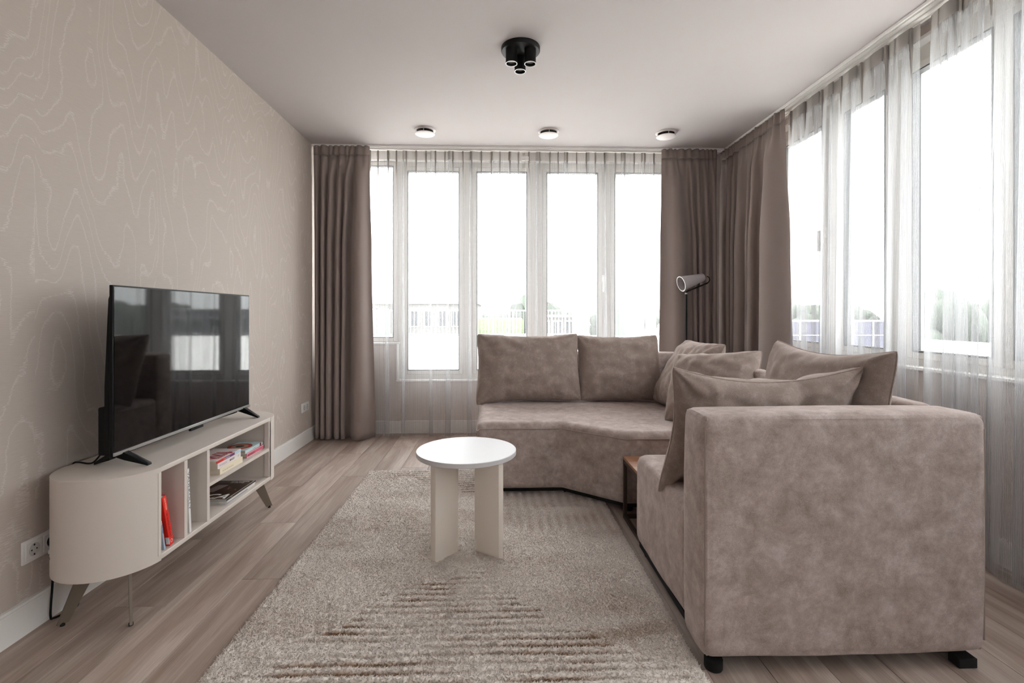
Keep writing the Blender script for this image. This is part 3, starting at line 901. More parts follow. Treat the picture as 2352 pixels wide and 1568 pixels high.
# ------------------------------------------------------------------ sockets, plug and cables
def double_socket(name, label, y0, y1, z0, z1):
    s = empty(name, (XL, (y0 + y1) / 2, (z0 + z1) / 2), label, 'socket')
    hy, hz = (y1 - y0) / 2, (z1 - z0) / 2
    MB().box(0, .008, -hy, hy, -hz, hz).bevel(.003, 2).build('frame_plate', M['socket'], s)
    for sg in (-1, 1):
        MB().box(.0075, .0100, sg * .0335 - .030, sg * .0335 + .030, -.030, .030).bevel(.001, 1).build('socket_insert', M['socket'], s)
        rc = MB().lathe([(.0225, .0102), (.0215, .0112), (.0195, .0112), (.0190, .0103), (0, .0103)], 28, M=Matrix.Rotation(math.pi / 2, 4, 'Y')).build('socket_well', M['socketin'], s, (0, sg * .0335, 0))
        for dz in (-.0165, .0165):
            MB().box(.0103, .0116, -.0025, .0025, dz - .003, dz + .003).build('earth_clip', M['dark'], rc)
        for dy in (-.0095, .0095):
            MB().box(.0103, .0108, dy - .0024, dy + .0024, -.0024, .0024).build('pin_hole', M['dark'], rc)
    return s
double_socket('double_socket', 'white double wall socket low on the patterned wall, partly behind the console', 1.736, 1.884, .238, .318)
double_socket('double_socket', 'white double wall socket beside the back left curtain', 4.150, 4.312, .275, .355)
pl = empty('power_plug', (XL + .0104, 1.8435, .278), 'black power plug in the wall socket behind the console', 'plug')
MB().lathe([(0, 0), (.0185, 0), (.0185, .018), (.014, .030), (.006, .034), (0, .034)], 24, M=Matrix.Rotation(math.pi / 2, 4, 'Y')).build('plug_body', M['black'], pl)
MB().box(.005, .03, -.02, -.004, -.040, -.026).build('tag_label', M['socket'], pl)
def spline(pts, n=10):
    P_ = [Vector(p) for p in pts]; P_ = [P_[0]] + P_ + [P_[-1]]; out = []
    for k in range(1, len(P_) - 2):
        for q in range(n):
            t = q / n; p0, p1, p2, p3 = P_[k - 1:k + 3]
            out.append(.5 * ((2 * p1) + (-p0 + p2) * t + (2 * p0 - 5 * p1 + 4 * p2 - p3) * t * t + (-p0 + 3 * p1 - 3 * p2 + p3) * t ** 3))
    out.append(P_[-2]); return out
c1 = MB().tube(spline([(XL + .044, 1.8435, .278), (XL + .052, 1.838, .255), (XL + .034, 1.828, .19), (XL + .03, 1.822, .10), (XL + .03, 1.817, .018), (XL + .032, 1.83, .005), (XL + .05, 1.87, .005), (XL + .05, 1.905, .005), (XL + .045, 1.915, .02)]), .0038, 8).build('power_cable', M['black'])
tag(c1, 'black cable hanging from the plug down to the floor behind the console', 'cable')
c2 = MB().tube(spline([(-1.442, 1.85, .600), (-1.50, 1.875, .550), (-1.575, 1.905, .5435), (-1.602, 1.915, .536), (-1.6115, 1.918, .50), (-1.6115, 1.92, .30)]), .003, 8).build('television_cable', M['black'])
tag(c2, 'black cable behind the television leading over the back edge of the console', 'cable')

# ------------------------------------------------------------------ rug
RX0, RX1, RY0, RY1 = -.885, .628, .70, 3.44
rug = empty('rug', ((RX0 + RX1) / 2, (RY0 + RY1) / 2, 0), 'cream shaggy rug with brown flecks and carved stripes under the round table', 'rug')
rcx, rcy = (RX0 + RX1) / 2, (RY0 + RY1) / 2
MB().box(RX0 - rcx, RX1 - rcx, RY0 - rcy, RY1 - rcy, .0005, .006).build('backing', plain('rug_backing', (146, 128, 112), .95), rug)
def smoothnoise(xs, ys, cell, seed):
    rg = np.random.RandomState(seed)
    nx, ny = int(6 / cell) + 3, int(6 / cell) + 3
    g = rg.rand(nx, ny)
    fx, fy = (xs + 2) / cell, (ys + 1) / cell
    ix, iy = np.floor(fx).astype(int), np.floor(fy).astype(int)
    tx, ty = fx - ix, fy - iy
    tx = tx * tx * (3 - 2 * tx); ty = ty * ty * (3 - 2 * ty)
    return (g[ix, iy] * (1 - tx) + g[ix + 1, iy] * tx) * (1 - ty) + (g[ix, iy + 1] * (1 - tx) + g[ix + 1, iy + 1] * tx) * ty
rg = np.random.RandomState(11)
def rug_fields(tx, ty, rnd_):
    wav = .012 * smoothnoise(tx, ty, .16, 2) + .004 * smoothnoise(tx, ty, .05, 3)
    jag = .20 * (smoothnoise(tx, ty, .13, 4) - .5) + .10 * (smoothnoise(tx, ty, .05, 14) - .5)
    m1 = (np.abs(tx + .15) + jag < (2.10 - ty) * 1.12) & (ty < 2.1)
    m2 = (np.abs(tx + .05) + jag < (ty - 2.93) * 1.5) & (ty > 2.93)
    m3 = (tx + jag > .06) & (ty > 2.45) & (ty < 3.0) & (tx < .60)
    rowh = 1 - (.5 - .5 * np.cos(2 * np.pi * (ty + wav) / .038)) * np.clip(.12 + 1.0 * smoothnoise(tx * .6, ty, .06, 15), 0, 1)
    colh = .5 + .5 * np.cos(2 * np.pi * (tx + wav) / .05)
    ridge = np.where(m1 | m2, rowh, np.where(m3, .68 + .32 * colh, .84))
    blob = smoothnoise(tx, ty, .07, 5) * .6 + smoothnoise(tx, ty, .025, 6) * .4
    fine = smoothnoise(tx, ty, .011, 9)
    h = (.006 + .010 * ridge) * (.85 + .3 * blob) + .0030 * fine
    edge = np.minimum(np.minimum(tx - RX0, RX1 - tx), RY1 - ty)
    h = h * np.clip(.45 + edge / .03, .45, 1)
    brown = np.clip((1 - ridge) * (1.9 * smoothnoise(tx * .35, ty, .09, 8) ** 1.2) + np.clip((blob - .66) * 3.0, 0, 1) * .55 * smoothnoise(tx, ty, .3, 12), 0, 1)
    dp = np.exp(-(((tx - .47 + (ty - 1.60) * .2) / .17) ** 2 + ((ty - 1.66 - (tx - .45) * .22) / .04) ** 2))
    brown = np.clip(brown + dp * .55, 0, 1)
    cream = np.array(lin((246, 238, 231))[:3]); brn = np.array(lin((164, 130, 102))[:3])
    br = (brown * (.7 + .6 * rnd_)).clip(0, 1)[:, None]
    return h, (cream * (1 - br) + brn * br) * (.90 + .16 * rnd_)[:, None]
gx = np.arange(RX0, RX1 + 1e-6, .0045); gy = np.arange(1.22, RY1 + 1e-6, .0045)
GX, GY = np.meshgrid(gx, gy); GX, GY = GX.ravel(), GY.ravel()
gh, gc = rug_fields(GX, GY, np.full(len(GX), .4))
gm = bpy.data.meshes.new('pile_ground')
nx_, ny_ = len(gx), len(gy)
ii, jj = np.meshgrid(np.arange(nx_ - 1), np.arange(ny_ - 1)); a_ = (jj * nx_ + ii).ravel()
Fg = np.stack([a_, a_ + 1, a_ + 1 + nx_, a_ + nx_], 1).astype(np.int32)
gm.vertices.add(len(GX)); gm.vertices.foreach_set('co', np.stack([GX - rcx, GY - rcy, .004 + gh], 1).astype(np.float32).ravel())
gm.loops.add(Fg.size); gm.loops.foreach_set('vertex_index', Fg.ravel())
gm.polygons.add(len(Fg)); gm.polygons.foreach_set('loop_start', np.arange(0, Fg.size, 4, dtype=np.int32)); gm.polygons.foreach_set('loop_total', np.full(len(Fg), 4, np.int32))
gca = gm.color_attributes.new('yarn', 'FLOAT_COLOR', 'POINT')
gc4 = np.ones((len(GX), 4), np.float32); gc4[:, :3] = gc * .96
gca.data.foreach_set('color', gc4.ravel()); gm.update(); gm.validate()
gm.polygons.foreach_set('use_smooth', [True] * len(gm.polygons))
NT_ = 210000
tx = rg.uniform(RX0 + .003, RX1 - .003, NT_); ty = rg.uniform(1.22, RY1 - .003, NT_)
keep = ~((ty > 3.0) & (tx > -.08))
tx, ty = tx[keep], ty[keep]; nt = len(tx)
th_, colr = rug_fields(tx, ty, rg.rand(nt))
ang = rg.rand(nt) * 2 * np.pi
la = rg.rand(nt) * .008 + .003
rad = .0032 + .0016 * rg.rand(nt)
ldir = rg.rand(nt) * 2 * np.pi
V = np.zeros((nt, 4, 3), np.float32)
for k in range(3):
    V[:, k, 0] = tx + rad * np.cos(ang + k * 2.094) - rcx; V[:, k, 1] = ty + rad * np.sin(ang + k * 2.094) - rcy; V[:, k, 2] = .002 + th_
V[:, 3, 0] = tx + la * np.cos(ldir) - rcx; V[:, 3, 1] = ty + la * np.sin(ldir) - rcy; V[:, 3, 2] = .004 + th_ + .001 + .0045 * rg.rand(nt)
base_i = (np.arange(nt) * 4)[:, None, None]
F = base_i + np.array([[0, 1, 3], [1, 2, 3], [2, 0, 3]])[None]
me = bpy.data.meshes.new('pile')
me.vertices.add(nt * 4); me.vertices.foreach_set('co', V.ravel())
me.loops.add(nt * 9); me.loops.foreach_set('vertex_index', F.ravel().astype(np.int32))
me.polygons.add(nt * 3); me.polygons.foreach_set('loop_start', np.arange(0, nt * 9, 3, dtype=np.int32)); me.polygons.foreach_set('loop_total', np.full(nt * 3, 3, np.int32))
ca = me.color_attributes.new('yarn', 'FLOAT_COLOR', 'POINT')
C4 = np.ones((nt, 4, 4), np.float32); C4[:, :, :3] = colr[:, None, :]
ca.data.foreach_set('color', C4.ravel())
me.update(); me.validate()
me.polygons.foreach_set('use_smooth', [True] * len(me.polygons))
t = NT('rug_yarn')
at = t.node('ShaderNodeAttribute'); at.attribute_name = 'yarn'
df = t.node('ShaderNodeBsdfDiffuse'); tl = t.node('ShaderNodeBsdfTranslucent'); mx = t.node('ShaderNodeMixShader'); mx.inputs[0].default_value = .3
t.link(at.outputs['Color'], df.inputs[0]); t.link(at.outputs['Color'], tl.inputs[0]); t.link(df.outputs[0], mx.inputs[1]); t.link(tl.outputs[0], mx.inputs[2]); t.link(mx.outputs[0], t.out.inputs[0])
pile = mesh_obj('pile', me, t.m, rug); tag(pile, kind='stuff')
t2 = NT('rug_yarn_ground')
at2 = t2.node('ShaderNodeAttribute'); at2.attribute_name = 'yarn'; t2.link(at2.outputs['Color'], t2.b.inputs['Base Color'])
t2.b.inputs['Roughness'].default_value = 1.0; t2.b.inputs['Specular IOR Level'].default_value = .05
tag(mesh_obj('pile_ground', gm, t2.m, rug), kind='stuff')

# ------------------------------------------------------------------ round coffee table
ct = empty('coffee_table', (-.142, 2.315, .012), 'round white coffee table with four panel legs standing on the rug', 'table')
MB().lathe([(0, .436), (.231, .436), (.233, .438), (.233, .455), (.231, .457), (0, .457)], 96).build('tabletop', M['table'], ct, smooth=False)
for a in (-132, -38, 48, 139):
    lgm = MB().box(.070, .205, -.0175, .0175, 0, .436, M=Matrix.Rotation(R(a), 4, 'Z')).bevel(.004, 2).build('leg', M['tableleg'], ct)

# ------------------------------------------------------------------ sofas
def soft_box(x0, x1, y0, y1, z0, z1, r=.03, seg=5, puff=.004, step=.035):
    """rounded box on a dense grid, with a slight crown and soft unevenness"""
    lo, hi = Vector((x0, y0, z0)), Vector((x1, y1, z1))
    def axis_pts(a, c):
        inner = max(2, int((c - a - 2 * r) / step))
        L_ = [a + r * (1 - math.cos(math.pi / 2 * k / seg)) for k in range(seg)]
        Mid = [a + r + (c - a - 2 * r) * k / inner for k in range(inner + 1)]
        return L_ + Mid + [a + c - q for q in L_[::-1]]
    ax_ = [axis_pts(lo[k], hi[k]) for k in range(3)]
    b = MB(); cache = {}
    c_ = (lo + hi) / 2
    def vert(p):
        key = tuple(round(q, 6) for q in p)
        if key in cache: return cache[key]
        P_ = Vector(p)
        I_ = Vector([min(max(P_[k], lo[k] + r), hi[k] - r) for k in range(3)])
        d = P_ - I_
        # cube point to sphere point on the rounded part
        dm = max(abs(q) for q in d)
        if dm > 1e-9:
            n_ = d.normalized(); P2 = I_ + n_ * r if dm > r * .999 else P_
        else: n_ = Vector((0, 0, 0)); P2 = P_
        nn = mnoise.noise((P2 + c_) * 4.3) + .5 * mnoise.noise((P2 + c_) * 11.0)
        cr = 1.0
        for k in range(3):
            h_ = (hi[k] - lo[k]) / 2
            cr *= 1 - ((P2[k] - c_[k]) / (h_ * 1.05)) ** 2 if abs(n_[k]) < .5 else 1
        P2 = P2 + n_ * puff * (.7 * nn + 1.2 * cr)
        v_ = b.bm.verts.new(P2); cache[key] = v_; return v_
    for k in range(3):
        a1, a2 = (k + 1) % 3, (k + 2) % 3
        for side in (lo[k], hi[k]):
            for i_ in range(len(ax_[a1]) - 1):
                for j_ in range(len(ax_[a2]) - 1):
                    q = []
                    for (u_, v2) in ((i_, j_), (i_ + 1, j_), (i_ + 1, j_ + 1), (i_, j_ + 1)):
                        p = [0, 0, 0]; p[k] = side; p[a1] = ax_[a1][u_]; p[a2] = ax_[a2][v2]; q.append(vert(p))
                    if len(set(q)) == 4:
                        try: b.bm.faces.new(q).smooth = True
                        except ValueError: pass
    return b
def upholster(name, b, parent, mat, lumps=.0):
    o = b.build(name, mat, parent)
    o.data.polygons.foreach_set('use_smooth', [True] * len(o.data.polygons))
    return o
GS = 'sectional sofa pieces in taupe chenille'
sf = empty('sofa_module', (1.08, 1.88, 0), 'near taupe sofa section with its broad arm facing the camera', 'sofa', GS)
ox, oy = 1.08, 1.88
upholster('seat', soft_box(.645 - ox, 1.43 - ox, 1.648 - oy, 2.28 - oy, .052, .455, .045, 6), sf, M['sofa'])
upholster('arm', soft_box(.628 - ox, 1.52 - ox, 1.475 - oy, 1.652 - oy, .048, .792, .034, 6), sf, M['sofa'])
upholster('backrest', soft_box(1.425 - ox, 1.52 - ox, 1.648 - oy, 2.28 - oy, .050, .792, .034, 6), sf, M['sofa'])
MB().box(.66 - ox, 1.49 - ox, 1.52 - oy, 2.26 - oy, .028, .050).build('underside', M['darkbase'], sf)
for (fx, fy) in ((.675, 1.515), (1.465, 1.505), (.70, 2.22), (1.465, 2.22)):
    if fx < 1: MB().lathe([(0, 0), (.026, 0), (.028, .004), (.028, .03), (0, .03)], 20).build('leg', M['rubber'], sf, (fx - ox, fy - oy, 0))
    else: MB().box(-.03, .03, -.02, .02, 0, .03).bevel(.002, 1).build('leg', M['rubber'], sf, (fx - ox, fy - oy, 0))
# seams
def seam(pts, parent, r=.003): return MB().tube(pts, r, 6).build('seam', M['seam'], parent)
def rp(pts, o_): return [(p[0] - o_[0], p[1] - o_[1], p[2]) for p in pts]
seam(rp([(.6355, 1.4835, z) for z in np.linspace(.09, .745, 12)], (ox, oy)), sf)
seam(rp([(1.5125, 1.4835, z) for z in np.linspace(.09, .745, 12)], (ox, oy)), sf)
seam(rp([(.6445, 1.652, .09 + .33 * k / 8) for k in range(9)], (ox, oy)), sf)
seam(rp([(.6555 + .0 * k, 2.2695 - 0.0 * k, .09 + .31 * k / 8) for k in range(9)], (ox, oy)), sf)

sb = empty('sofa_module', (.7, 3.4, 0), 'corner taupe sofa section with angled front in front of the back windows', 'sofa', GS)
o2 = (.7, 3.4)
seatp = [(-.12, 2.935), (.385, 2.935), (.70, 2.672), (1.43, 2.672), (1.43, 3.90), (-.12, 3.90)]
b = MB().prism([(p[0] - o2[0], p[1] - o2[1]) for p in seatp], .055, .455).bevel(.038, 6)
b.build('seat', M['sofa'], sb, smooth=True)
upholster('backrest', soft_box(-.12 - o2[0], 1.52 - o2[0], 3.895 - o2[1], 4.075 - o2[1], .055, .792, .034, 6), sb, M['sofa'])
upholster('side_backrest', soft_box(1.425 - o2[0], 1.52 - o2[0], 2.672 - o2[1], 3.90 - o2[1], .055, .792, .034, 6), sb, M['sofa'])
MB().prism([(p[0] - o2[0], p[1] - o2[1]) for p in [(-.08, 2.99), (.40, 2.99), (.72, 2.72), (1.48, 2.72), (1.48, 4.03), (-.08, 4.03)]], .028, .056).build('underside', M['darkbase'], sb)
for (fx, fy) in ((-.06, 3.02), (.42, 3.02), (.74, 2.76), (1.44, 2.76), (-.05, 4.0), (1.44, 4.0)):
    MB().lathe([(0, .0), (.026, .0), (.028, .004), (.028, .03), (0, .03)], 20).build('leg', M['rubber'], sb, (fx - o2[0], fy - o2[1], .0))
# piping just under the seat edge
sp_ = [(-.122, 3.85), (-.122, 2.96), (-.105, 2.9335), (.383, 2.9335), (.698, 2.6705), (1.30, 2.6705)]
seam(rp([(p[0], p[1], .417) for p in spline([Vector((q[0], q[1], 0)) for q in sp_][0:3], 6)] + [(.383, 2.9335, .417), (.698, 2.6705, .417), (1.33, 2.6705, .417)], o2), sb)

# ------------------------------------------------------------------ cushions
def pillow(label, w_, h_, t_, base, yaw, lean, seed, sag=.0, conc=.07, droop=(0, 0), wr=1.0, bend=0.0, roll=0.0, flare=0.0, tb=None, cx_=0.0):
    nu, nv = 56, 44
    root = empty('cushion', base, label, 'cushion', 'loose taupe back cushions on the sofa')
    root.rotation_euler = (Matrix.Rotation(R(yaw), 3, 'Z') @ Matrix.Rotation(R(-lean), 3, 'X') @ Matrix.Rotation(R(roll), 3, 'Y')).to_euler()
    u = np.linspace(-1, 1, nu); v = np.linspace(-1, 1, nv)
    def ease(q): return np.sign(q) * (1 - (1 - np.abs(q)) ** 1.5)
    u, v = ease(u), ease(v)
    U, Vv = np.meshgrid(u, v)
    rr = random.Random(seed)
    # wrinkles
    wrk = [(rr.uniform(-.9, .9), rr.choice([-1, 1]), rr.uniform(.05, .11), rr.uniform(.25, .6), rr.uniform(-.5, .5)) for _ in range(7)]
    def surf(sgn):
        x = w_ / 2 * U * (1 - (conc + cx_) * (1 - Vv ** 2) * np.abs(U) ** 2)
        z = h_ / 2 * Vv * (1 - conc * 1.1 * (1 - U ** 2) * np.abs(Vv) ** 2)
        prof = ((1 - np.abs(U) ** 2.8).clip(0) * (1 - np.abs(Vv) ** 2.8).clip(0)) ** .5
        rc_ = 1 - .045 * (np.abs(U) * np.abs(Vv)) ** 7
        x = x * rc_; z = z * rc_
        y = sgn * (t_ / 2 if (sgn < 0 or tb is None) else tb) * prof
        wk = np.zeros_like(U)
        for (c0, side, wd, ln, sl) in wrk:
            dist = (1 - Vv * side) / 2
            wk += np.exp(-((U - c0 - sl * dist) / wd) ** 2) * np.exp(-dist / (ln * .5)) * (1 if rr.random() > .4 else -1)
        for cu, cv in ((-1, -1), (1, -1), (-1, 1), (1, 1)):
            du, dv = (U - cu) * w_, (Vv - cv) * h_
            r_ = np.sqrt(du ** 2 + dv ** 2) + 1e-6
            a_ = np.arctan2(dv, du)
            wk += 1.0 * np.cos(a_ * 9 + seed + cu) * np.exp(-r_ / (.22 * w_)) * (r_ / (r_ + .02))
        y = y + sgn * .012 * wr * wk * prof ** .6 * -1
        # edge puckers
        pk = np.zeros_like(U)
        for j in range(nv):
            for i_ in range(nu):
                pk[j, i_] = mnoise.noise(Vector((U[j, i_] * 5.0 + seed, Vv[j, i_] * 4.2, sgn * 3.1)))
        y = y + sgn * .009 * pk * prof ** .5 * wr
        z = z - sag * h_ * (1 - U ** 2) * (Vv > 0) * Vv ** 2
        y = y + bend * (U ** 2)
        x = x + flare * U * Vv * w_ * .5
        z = z + np.where(Vv < 0, Vv ** 2 * (np.where(U < 0, droop[0], droop[1])) * np.abs(U) ** 2, 0)
        return np.stack([x, y, z + h_ / 2], -1)
    A = surf(-1.0).reshape(-1, 3); B = surf(1.0).reshape(-1, 3)
    n = nu * nv
    ii, jj = np.meshgrid(np.arange(nu - 1), np.arange(nv - 1)); a = (jj * nu + ii).ravel()
    fa = np.stack([a, a + 1, a + 1 + nu, a + nu], 1); fb = np.stack([a + nu, a + 1 + nu, a + 1, a], 1) + n
    me = bpy.data.meshes.new('cushion_cover')
    me.from_pydata(np.concatenate([A, B]).tolist(), [], np.concatenate([fa, fb]).tolist())
    bm = bmesh.new(); bm.from_mesh(me); bmesh.ops.remove_doubles(bm, verts=bm.verts, dist=.0004)
    bmesh.ops.recalc_face_normals(bm, faces=bm.faces); bm.to_mesh(me); bm.free()
    mesh_obj('cover', me, M['cushion'], root, smooth=True)
    per = [i_ for i_ in range(nu)] + [nu * (j + 1) - 1 for j in range(1, nv)] + [nu * (nv - 1) + i_ for i_ in range(nu - 2, -1, -1)] + [nu * j for j in range(nv - 2, 0, -1)]
    MB().tube([(A[k] + B[k]) / 2 for k in per], .0028, 6, closed=True).build('piping', M['cushion'], root)
    return root

pillow('large taupe cushion at the left end of the sofa before the back windows', .79, .53, .23, (.235, 3.59, .462), 0, 20, 3, sag=.03, conc=.06, droop=(-.03, 0), wr=1.8)
pillow('squarish taupe cushion second from the left on the sofa, below the middle of the windows', .63, .52, .22, (.92, 3.59, .462), -2, 21, 9, sag=.03, conc=.045, wr=1.5)
pillow('taupe cushion wedged into the far corner of the sofa below the reading lamp', .57, .53, .22, (1.165, 3.33, .462), -88, 31, 14, sag=.02, conc=.045, wr=1.4)
pillow('taupe cushion in front of the corner cushion, leaning on the right backrest', .55, .47, .24, (1.205, 2.80, .458), -52, 27, 21, sag=.03, conc=.05, tb=.06, roll=-6, wr=1.4)
pillow('long taupe cushion along the right backrest below the side windows', .79, .52, .22, (1.335, 2.06, .465), -91, 8, 32, sag=.07, conc=.05, tb=.045, wr=1.6)
pillow('large taupe cushion leaning on the near sofa arm, its corner hanging over the seat', .73, .49, .20, (.985, 1.90, .453), 180, 18, 44, sag=.10, conc=.085, droop=(0, -.06), wr=2.3, tb=.09, cx_=.03)

# ------------------------------------------------------------------ small side table between the sofa pieces
WAL = NT('walnut_top')
v = WAL.coord('Object', (2, 40, 40))
WAL.link(WAL.mix(WAL.noise(v, 2.0, 4, .6, .5), lin((110, 72, 50)), lin((170, 122, 92))), WAL.b.inputs['Base Color']); WAL.b.inputs['Roughness'].default_value = .4
BRZ = plain('brown_steel', (74, 64, 55), .4, .5)
stb = empty('side_table', (.95, 2.47, 0), 'small wood-topped side table with dark metal frame tucked between the sofa sections', 'table')
tx0, tx1, ty0, ty1 = .685 - .95, 1.22 - .95, 2.295 - 2.47, 2.652 - 2.47
for k in range(4):
    q0 = ty0 + (ty1 - ty0) * k / 4; q1 = ty0 + (ty1 - ty0) * (k + 1) / 4 - .001
    MB().box(tx0, tx1, q0, q1, .316, .332).bevel(.0012, 1).build('board', WAL.m, stb)
e = .018
for (px_, py_) in ((tx0, ty0), (tx0, ty1 - e), (tx1 - e, ty0), (tx1 - e, ty1 - e)):
    MB().box(px_, px_ + e, py_, py_ + e, 0, .298).build('leg', BRZ, stb)
MB().box(tx0, tx0 + e, ty0, ty1, .298, .316).box(tx1 - e, tx1, ty0, ty1, .298, .316).box(tx0, tx1, ty0, ty0 + e, .298, .316).box(tx0, tx1, ty1 - e, ty1, .298, .316).build('top_frame', BRZ, stb)
MB().box(tx0, tx0 + e, ty0 + e, ty1 - e, 0, e).box(tx1 - e, tx1, ty0 + e, ty1 - e, 0, e).box(tx0 + e, tx1 - e, ty1 - e, ty1, 0, e).build('foot_frame', BRZ, stb)

# ------------------------------------------------------------------ reading lamp behind the sofa
lp = empty('floor_lamp', (1.635, 4.20, 0), 'slim black floor lamp with a grey cone shade behind the sofa corner', 'lamp')
MB().lathe([(0, 0), (.12, 0), (.12, .012), (.10, .016), (0, .018)], 40).build('base', M['blackmetal'], lp)
MB().tube([(0, 0, .012), (0, 0, .65), (0, 0, 1.30)], .008, 12).build('pole', M['blackmetal'], lp)
MB().lathe([(0, 1.275), (.0115, 1.275), (.0115, 1.287), (0, 1.287)], 14).build('collar', M['silver'], lp)
MB().tube([(0, 0, 1.295), (.09, 0, 1.333), (.187, 0, 1.372)], .006, 8).build('arm', M['blackmetal'], lp)
MB().tube(spline([(.187, 0, 1.372), (.203, 0, 1.395), (.198, 0, 1.420), (.178, 0, 1.428)], 6), .004, 8).build('hinge_wire', M['blackmetal'], lp)
MB().tube([(.115, 0, 1.340), (.110, 0, 1.375)], .006, 8).build('shade_bracket', M['blackmetal'], lp)
ax = Vector((-.960, -.13, -.285)).normalized()
q = Vector((0, 0, 1)).rotation_difference(ax)
shade_m = Matrix.Translation((.158, .02, 1.424)) @ q.to_matrix().to_4x4()
shd = MB().lathe([(0, 0), (.030, 0), (.033, .004), (.0640, .215), (.0660, .215), (.0660, .2165), (.0610, .2165), (.030, .008), (0, .008)], 40, M=shade_m).build('lamp_shade', M['lampgrey'], lp)
MB().lathe([(.061, .2150), (.0672, .2150), (.0672, .2190), (.061, .2190)], 40, M=shade_m).build('rim', M['white'], shd)
MB().lathe([(0, .10), (.030, .10), (.034, .14), (.028, .17), (0, .175)], 20, M=shade_m).build('bulb', M['lampin'], shd)

# ------------------------------------------------------------------ outside: roof terrace, railing, neighbours, trees
TZ = .18
M['terrace'] = plain('pale_roofing', (226, 224, 220), .9, var=.04)
M['rail'] = plain('rail_galvanised', (190, 190, 190), .5, .2, var=.0)
M['tree'] = plain('foliage_far', (58, 64, 56), 1.0, var=.3)
M['trunk'] = plain('bark_far', (50, 44, 40), 1.0)
M['land'] = plain('far_land', (92, 94, 86), 1.0, var=.2)
S(MB().box(-14, 16, YB + .16, 21.6, TZ - .3, TZ).build('terrace_floor', M['terrace']))
S(MB().box(XR + .16, 6.6, -6, YB + .16, TZ - .3, TZ).build('terrace_side_floor', M['terrace']))
S(MB().box(-260, 320, -40, 320, -9.2, -9).build('ground', M['land']))
rl = empty('balcony_railing', (0, 21, TZ), 'white metal bar railing along the far edge of the roof terrace', 'railing')
x0r, x1r = -12.5, 4.0
MB().box(x0r, x1r, -.03, .03, 1.06, 1.12).build('top_rail', M['rail'], rl)
MB().box(x0r, x1r, -.02, .02, .06, .10).build('bottom_rail', M['rail'], rl)
pb = MB().box(-.012, .012, -.012, .012, .10, 1.06).build('bar', M['rail'], rl, (x0r, 0, 0))
xx = x0r + .15
while xx < x1r:
    o = pb.copy(); COL.objects.link(o); o.parent = rl; o.location = (xx, 0, 0); xx += .15
xx = x0r
while xx <= x1r:
    MB().box(xx - .03, xx + .03, -.03, .03, 0, 1.10).build('post', M['rail'], rl); xx += 1.65
GRN = cm('frosted_green_glass', (72, 96, 74), .3); LBL = cm('frosted_blue_glass', (84, 98, 98), .3)
for k, (xa, xb, mm, lb) in enumerate(((-5.6, -4.9, LBL, 'pale blue screen panel on the terrace behind the leftmost back window'), (-4.85, -4.35, GRN, 'narrow pale green screen panel on the terrace at far left'),
        (3.15, 3.75, GRN, 'pale green screen panel left of the right mullion on the terrace'), (4.45, 5.35, GRN, 'wide pale green screen panel on the terrace behind the last back window'),
        (5.4, 6.1, LBL, 'pale blue screen panel beside the wide green one'), (6.15, 6.6, GRN, 'pale green screen panel nearest the right drape'))):
    s_ = empty('terrace_screen', ((xa + xb) / 2, 20.2, TZ), lb, 'screen panel', 'frosted screens on the terrace')
    hw = (xb - xa) / 2
    MB().box(-hw + .03, hw - .03, -.01, .01, .06, 1.12).build('glass_panel', mm, s_)
    MB().box(-hw, -hw + .03, -.02, .02, 0, 1.16).box(hw - .03, hw, -.02, .02, 0, 1.16).box(-hw, hw, -.02, .02, 1.12, 1.16).build('frame', M['rail'], s_)
hd = MB().box(-.9, 1.2, 22.3, 23.3, TZ - .5, .95).bevel(.12, 3).build('hedge', plain('hedge_green', (84, 96, 62), 1.0, var=.25, bump=.8, bscale=20))
tag(hd, 'pale green clipped hedge beyond the railing in the middle windows', 'hedge')
def far_building(name, label, x0, x1, y0, y1, z1, wallc, rows, cols, z0=-9, group=None, zw=None, wincol=(70, 74, 80)):
    r = empty(name, ((x0 + x1) / 2, y0, z0), label, 'building', group)
    hw = (x1 - x0) / 2
    MB().box(-hw, hw, 0, y1 - y0, 0, z1 - z0).build('wall', cm(name + '_wall', wallc, .9), r)
    MB().box(-hw - .1, hw + .1, -.1, y1 - y0 + .1, z1 - z0, z1 - z0 + .12).build('roof', cm(name + '_roof', (206, 204, 200), .9), r)
    wm = cm(name + '_window', wincol, .25)
    za = (zw if zw is not None else z1 - 2.0) - z0
    for i_ in range(rows):
        for j in range(cols):
            cxx = -hw + (j + .5) * 2 * hw / cols; ww = hw / cols * .62; wz = za - i_ * 1.9
            fr = MB().box(cxx - ww - .05, cxx + ww + .05, -.06, 0, wz - .05, wz + 1.05).build('window', M['white'], r)
            MB().box(cxx - ww, cxx - .02, -.09, -.05, wz, wz + 1.0).box(cxx + .02, cxx + ww, -.09, -.05, wz, wz + 1.0).build('pane', wm, fr)
    return r
far_building('neighbour_house', 'low grey house with dark panes behind the railing, in the third window', 2.4, 5.2, 28, 34, .95, (84, 82, 80), 2, 4, zw=-.3, wincol=(40, 42, 46))
far_building('neighbour_house', 'pale flat-roofed house behind the railing, in the second window', -5.4, -1.2, 30, 38, 1.75, (96, 94, 92), 2, 5, zw=.4, wincol=(48, 50, 54))
far_building('neighbour_house', 'long pale block on the horizon seen through the far side window', 22, 36, 60, 66, 1.7, (92, 91, 96), 2, 7, wincol=(48, 50, 54))
far_building('neighbour_house', 'white block among the trees seen through the near side window', 54, 66, 52, 60, .6, (110, 108, 106), 2, 6, wincol=(48, 50, 54))
far_building('neighbour_house', 'pale house on the horizon left of the first mullion', -17, -11, 52, 60, 2.2, (96, 94, 92), 2, 4, wincol=(48, 50, 54))
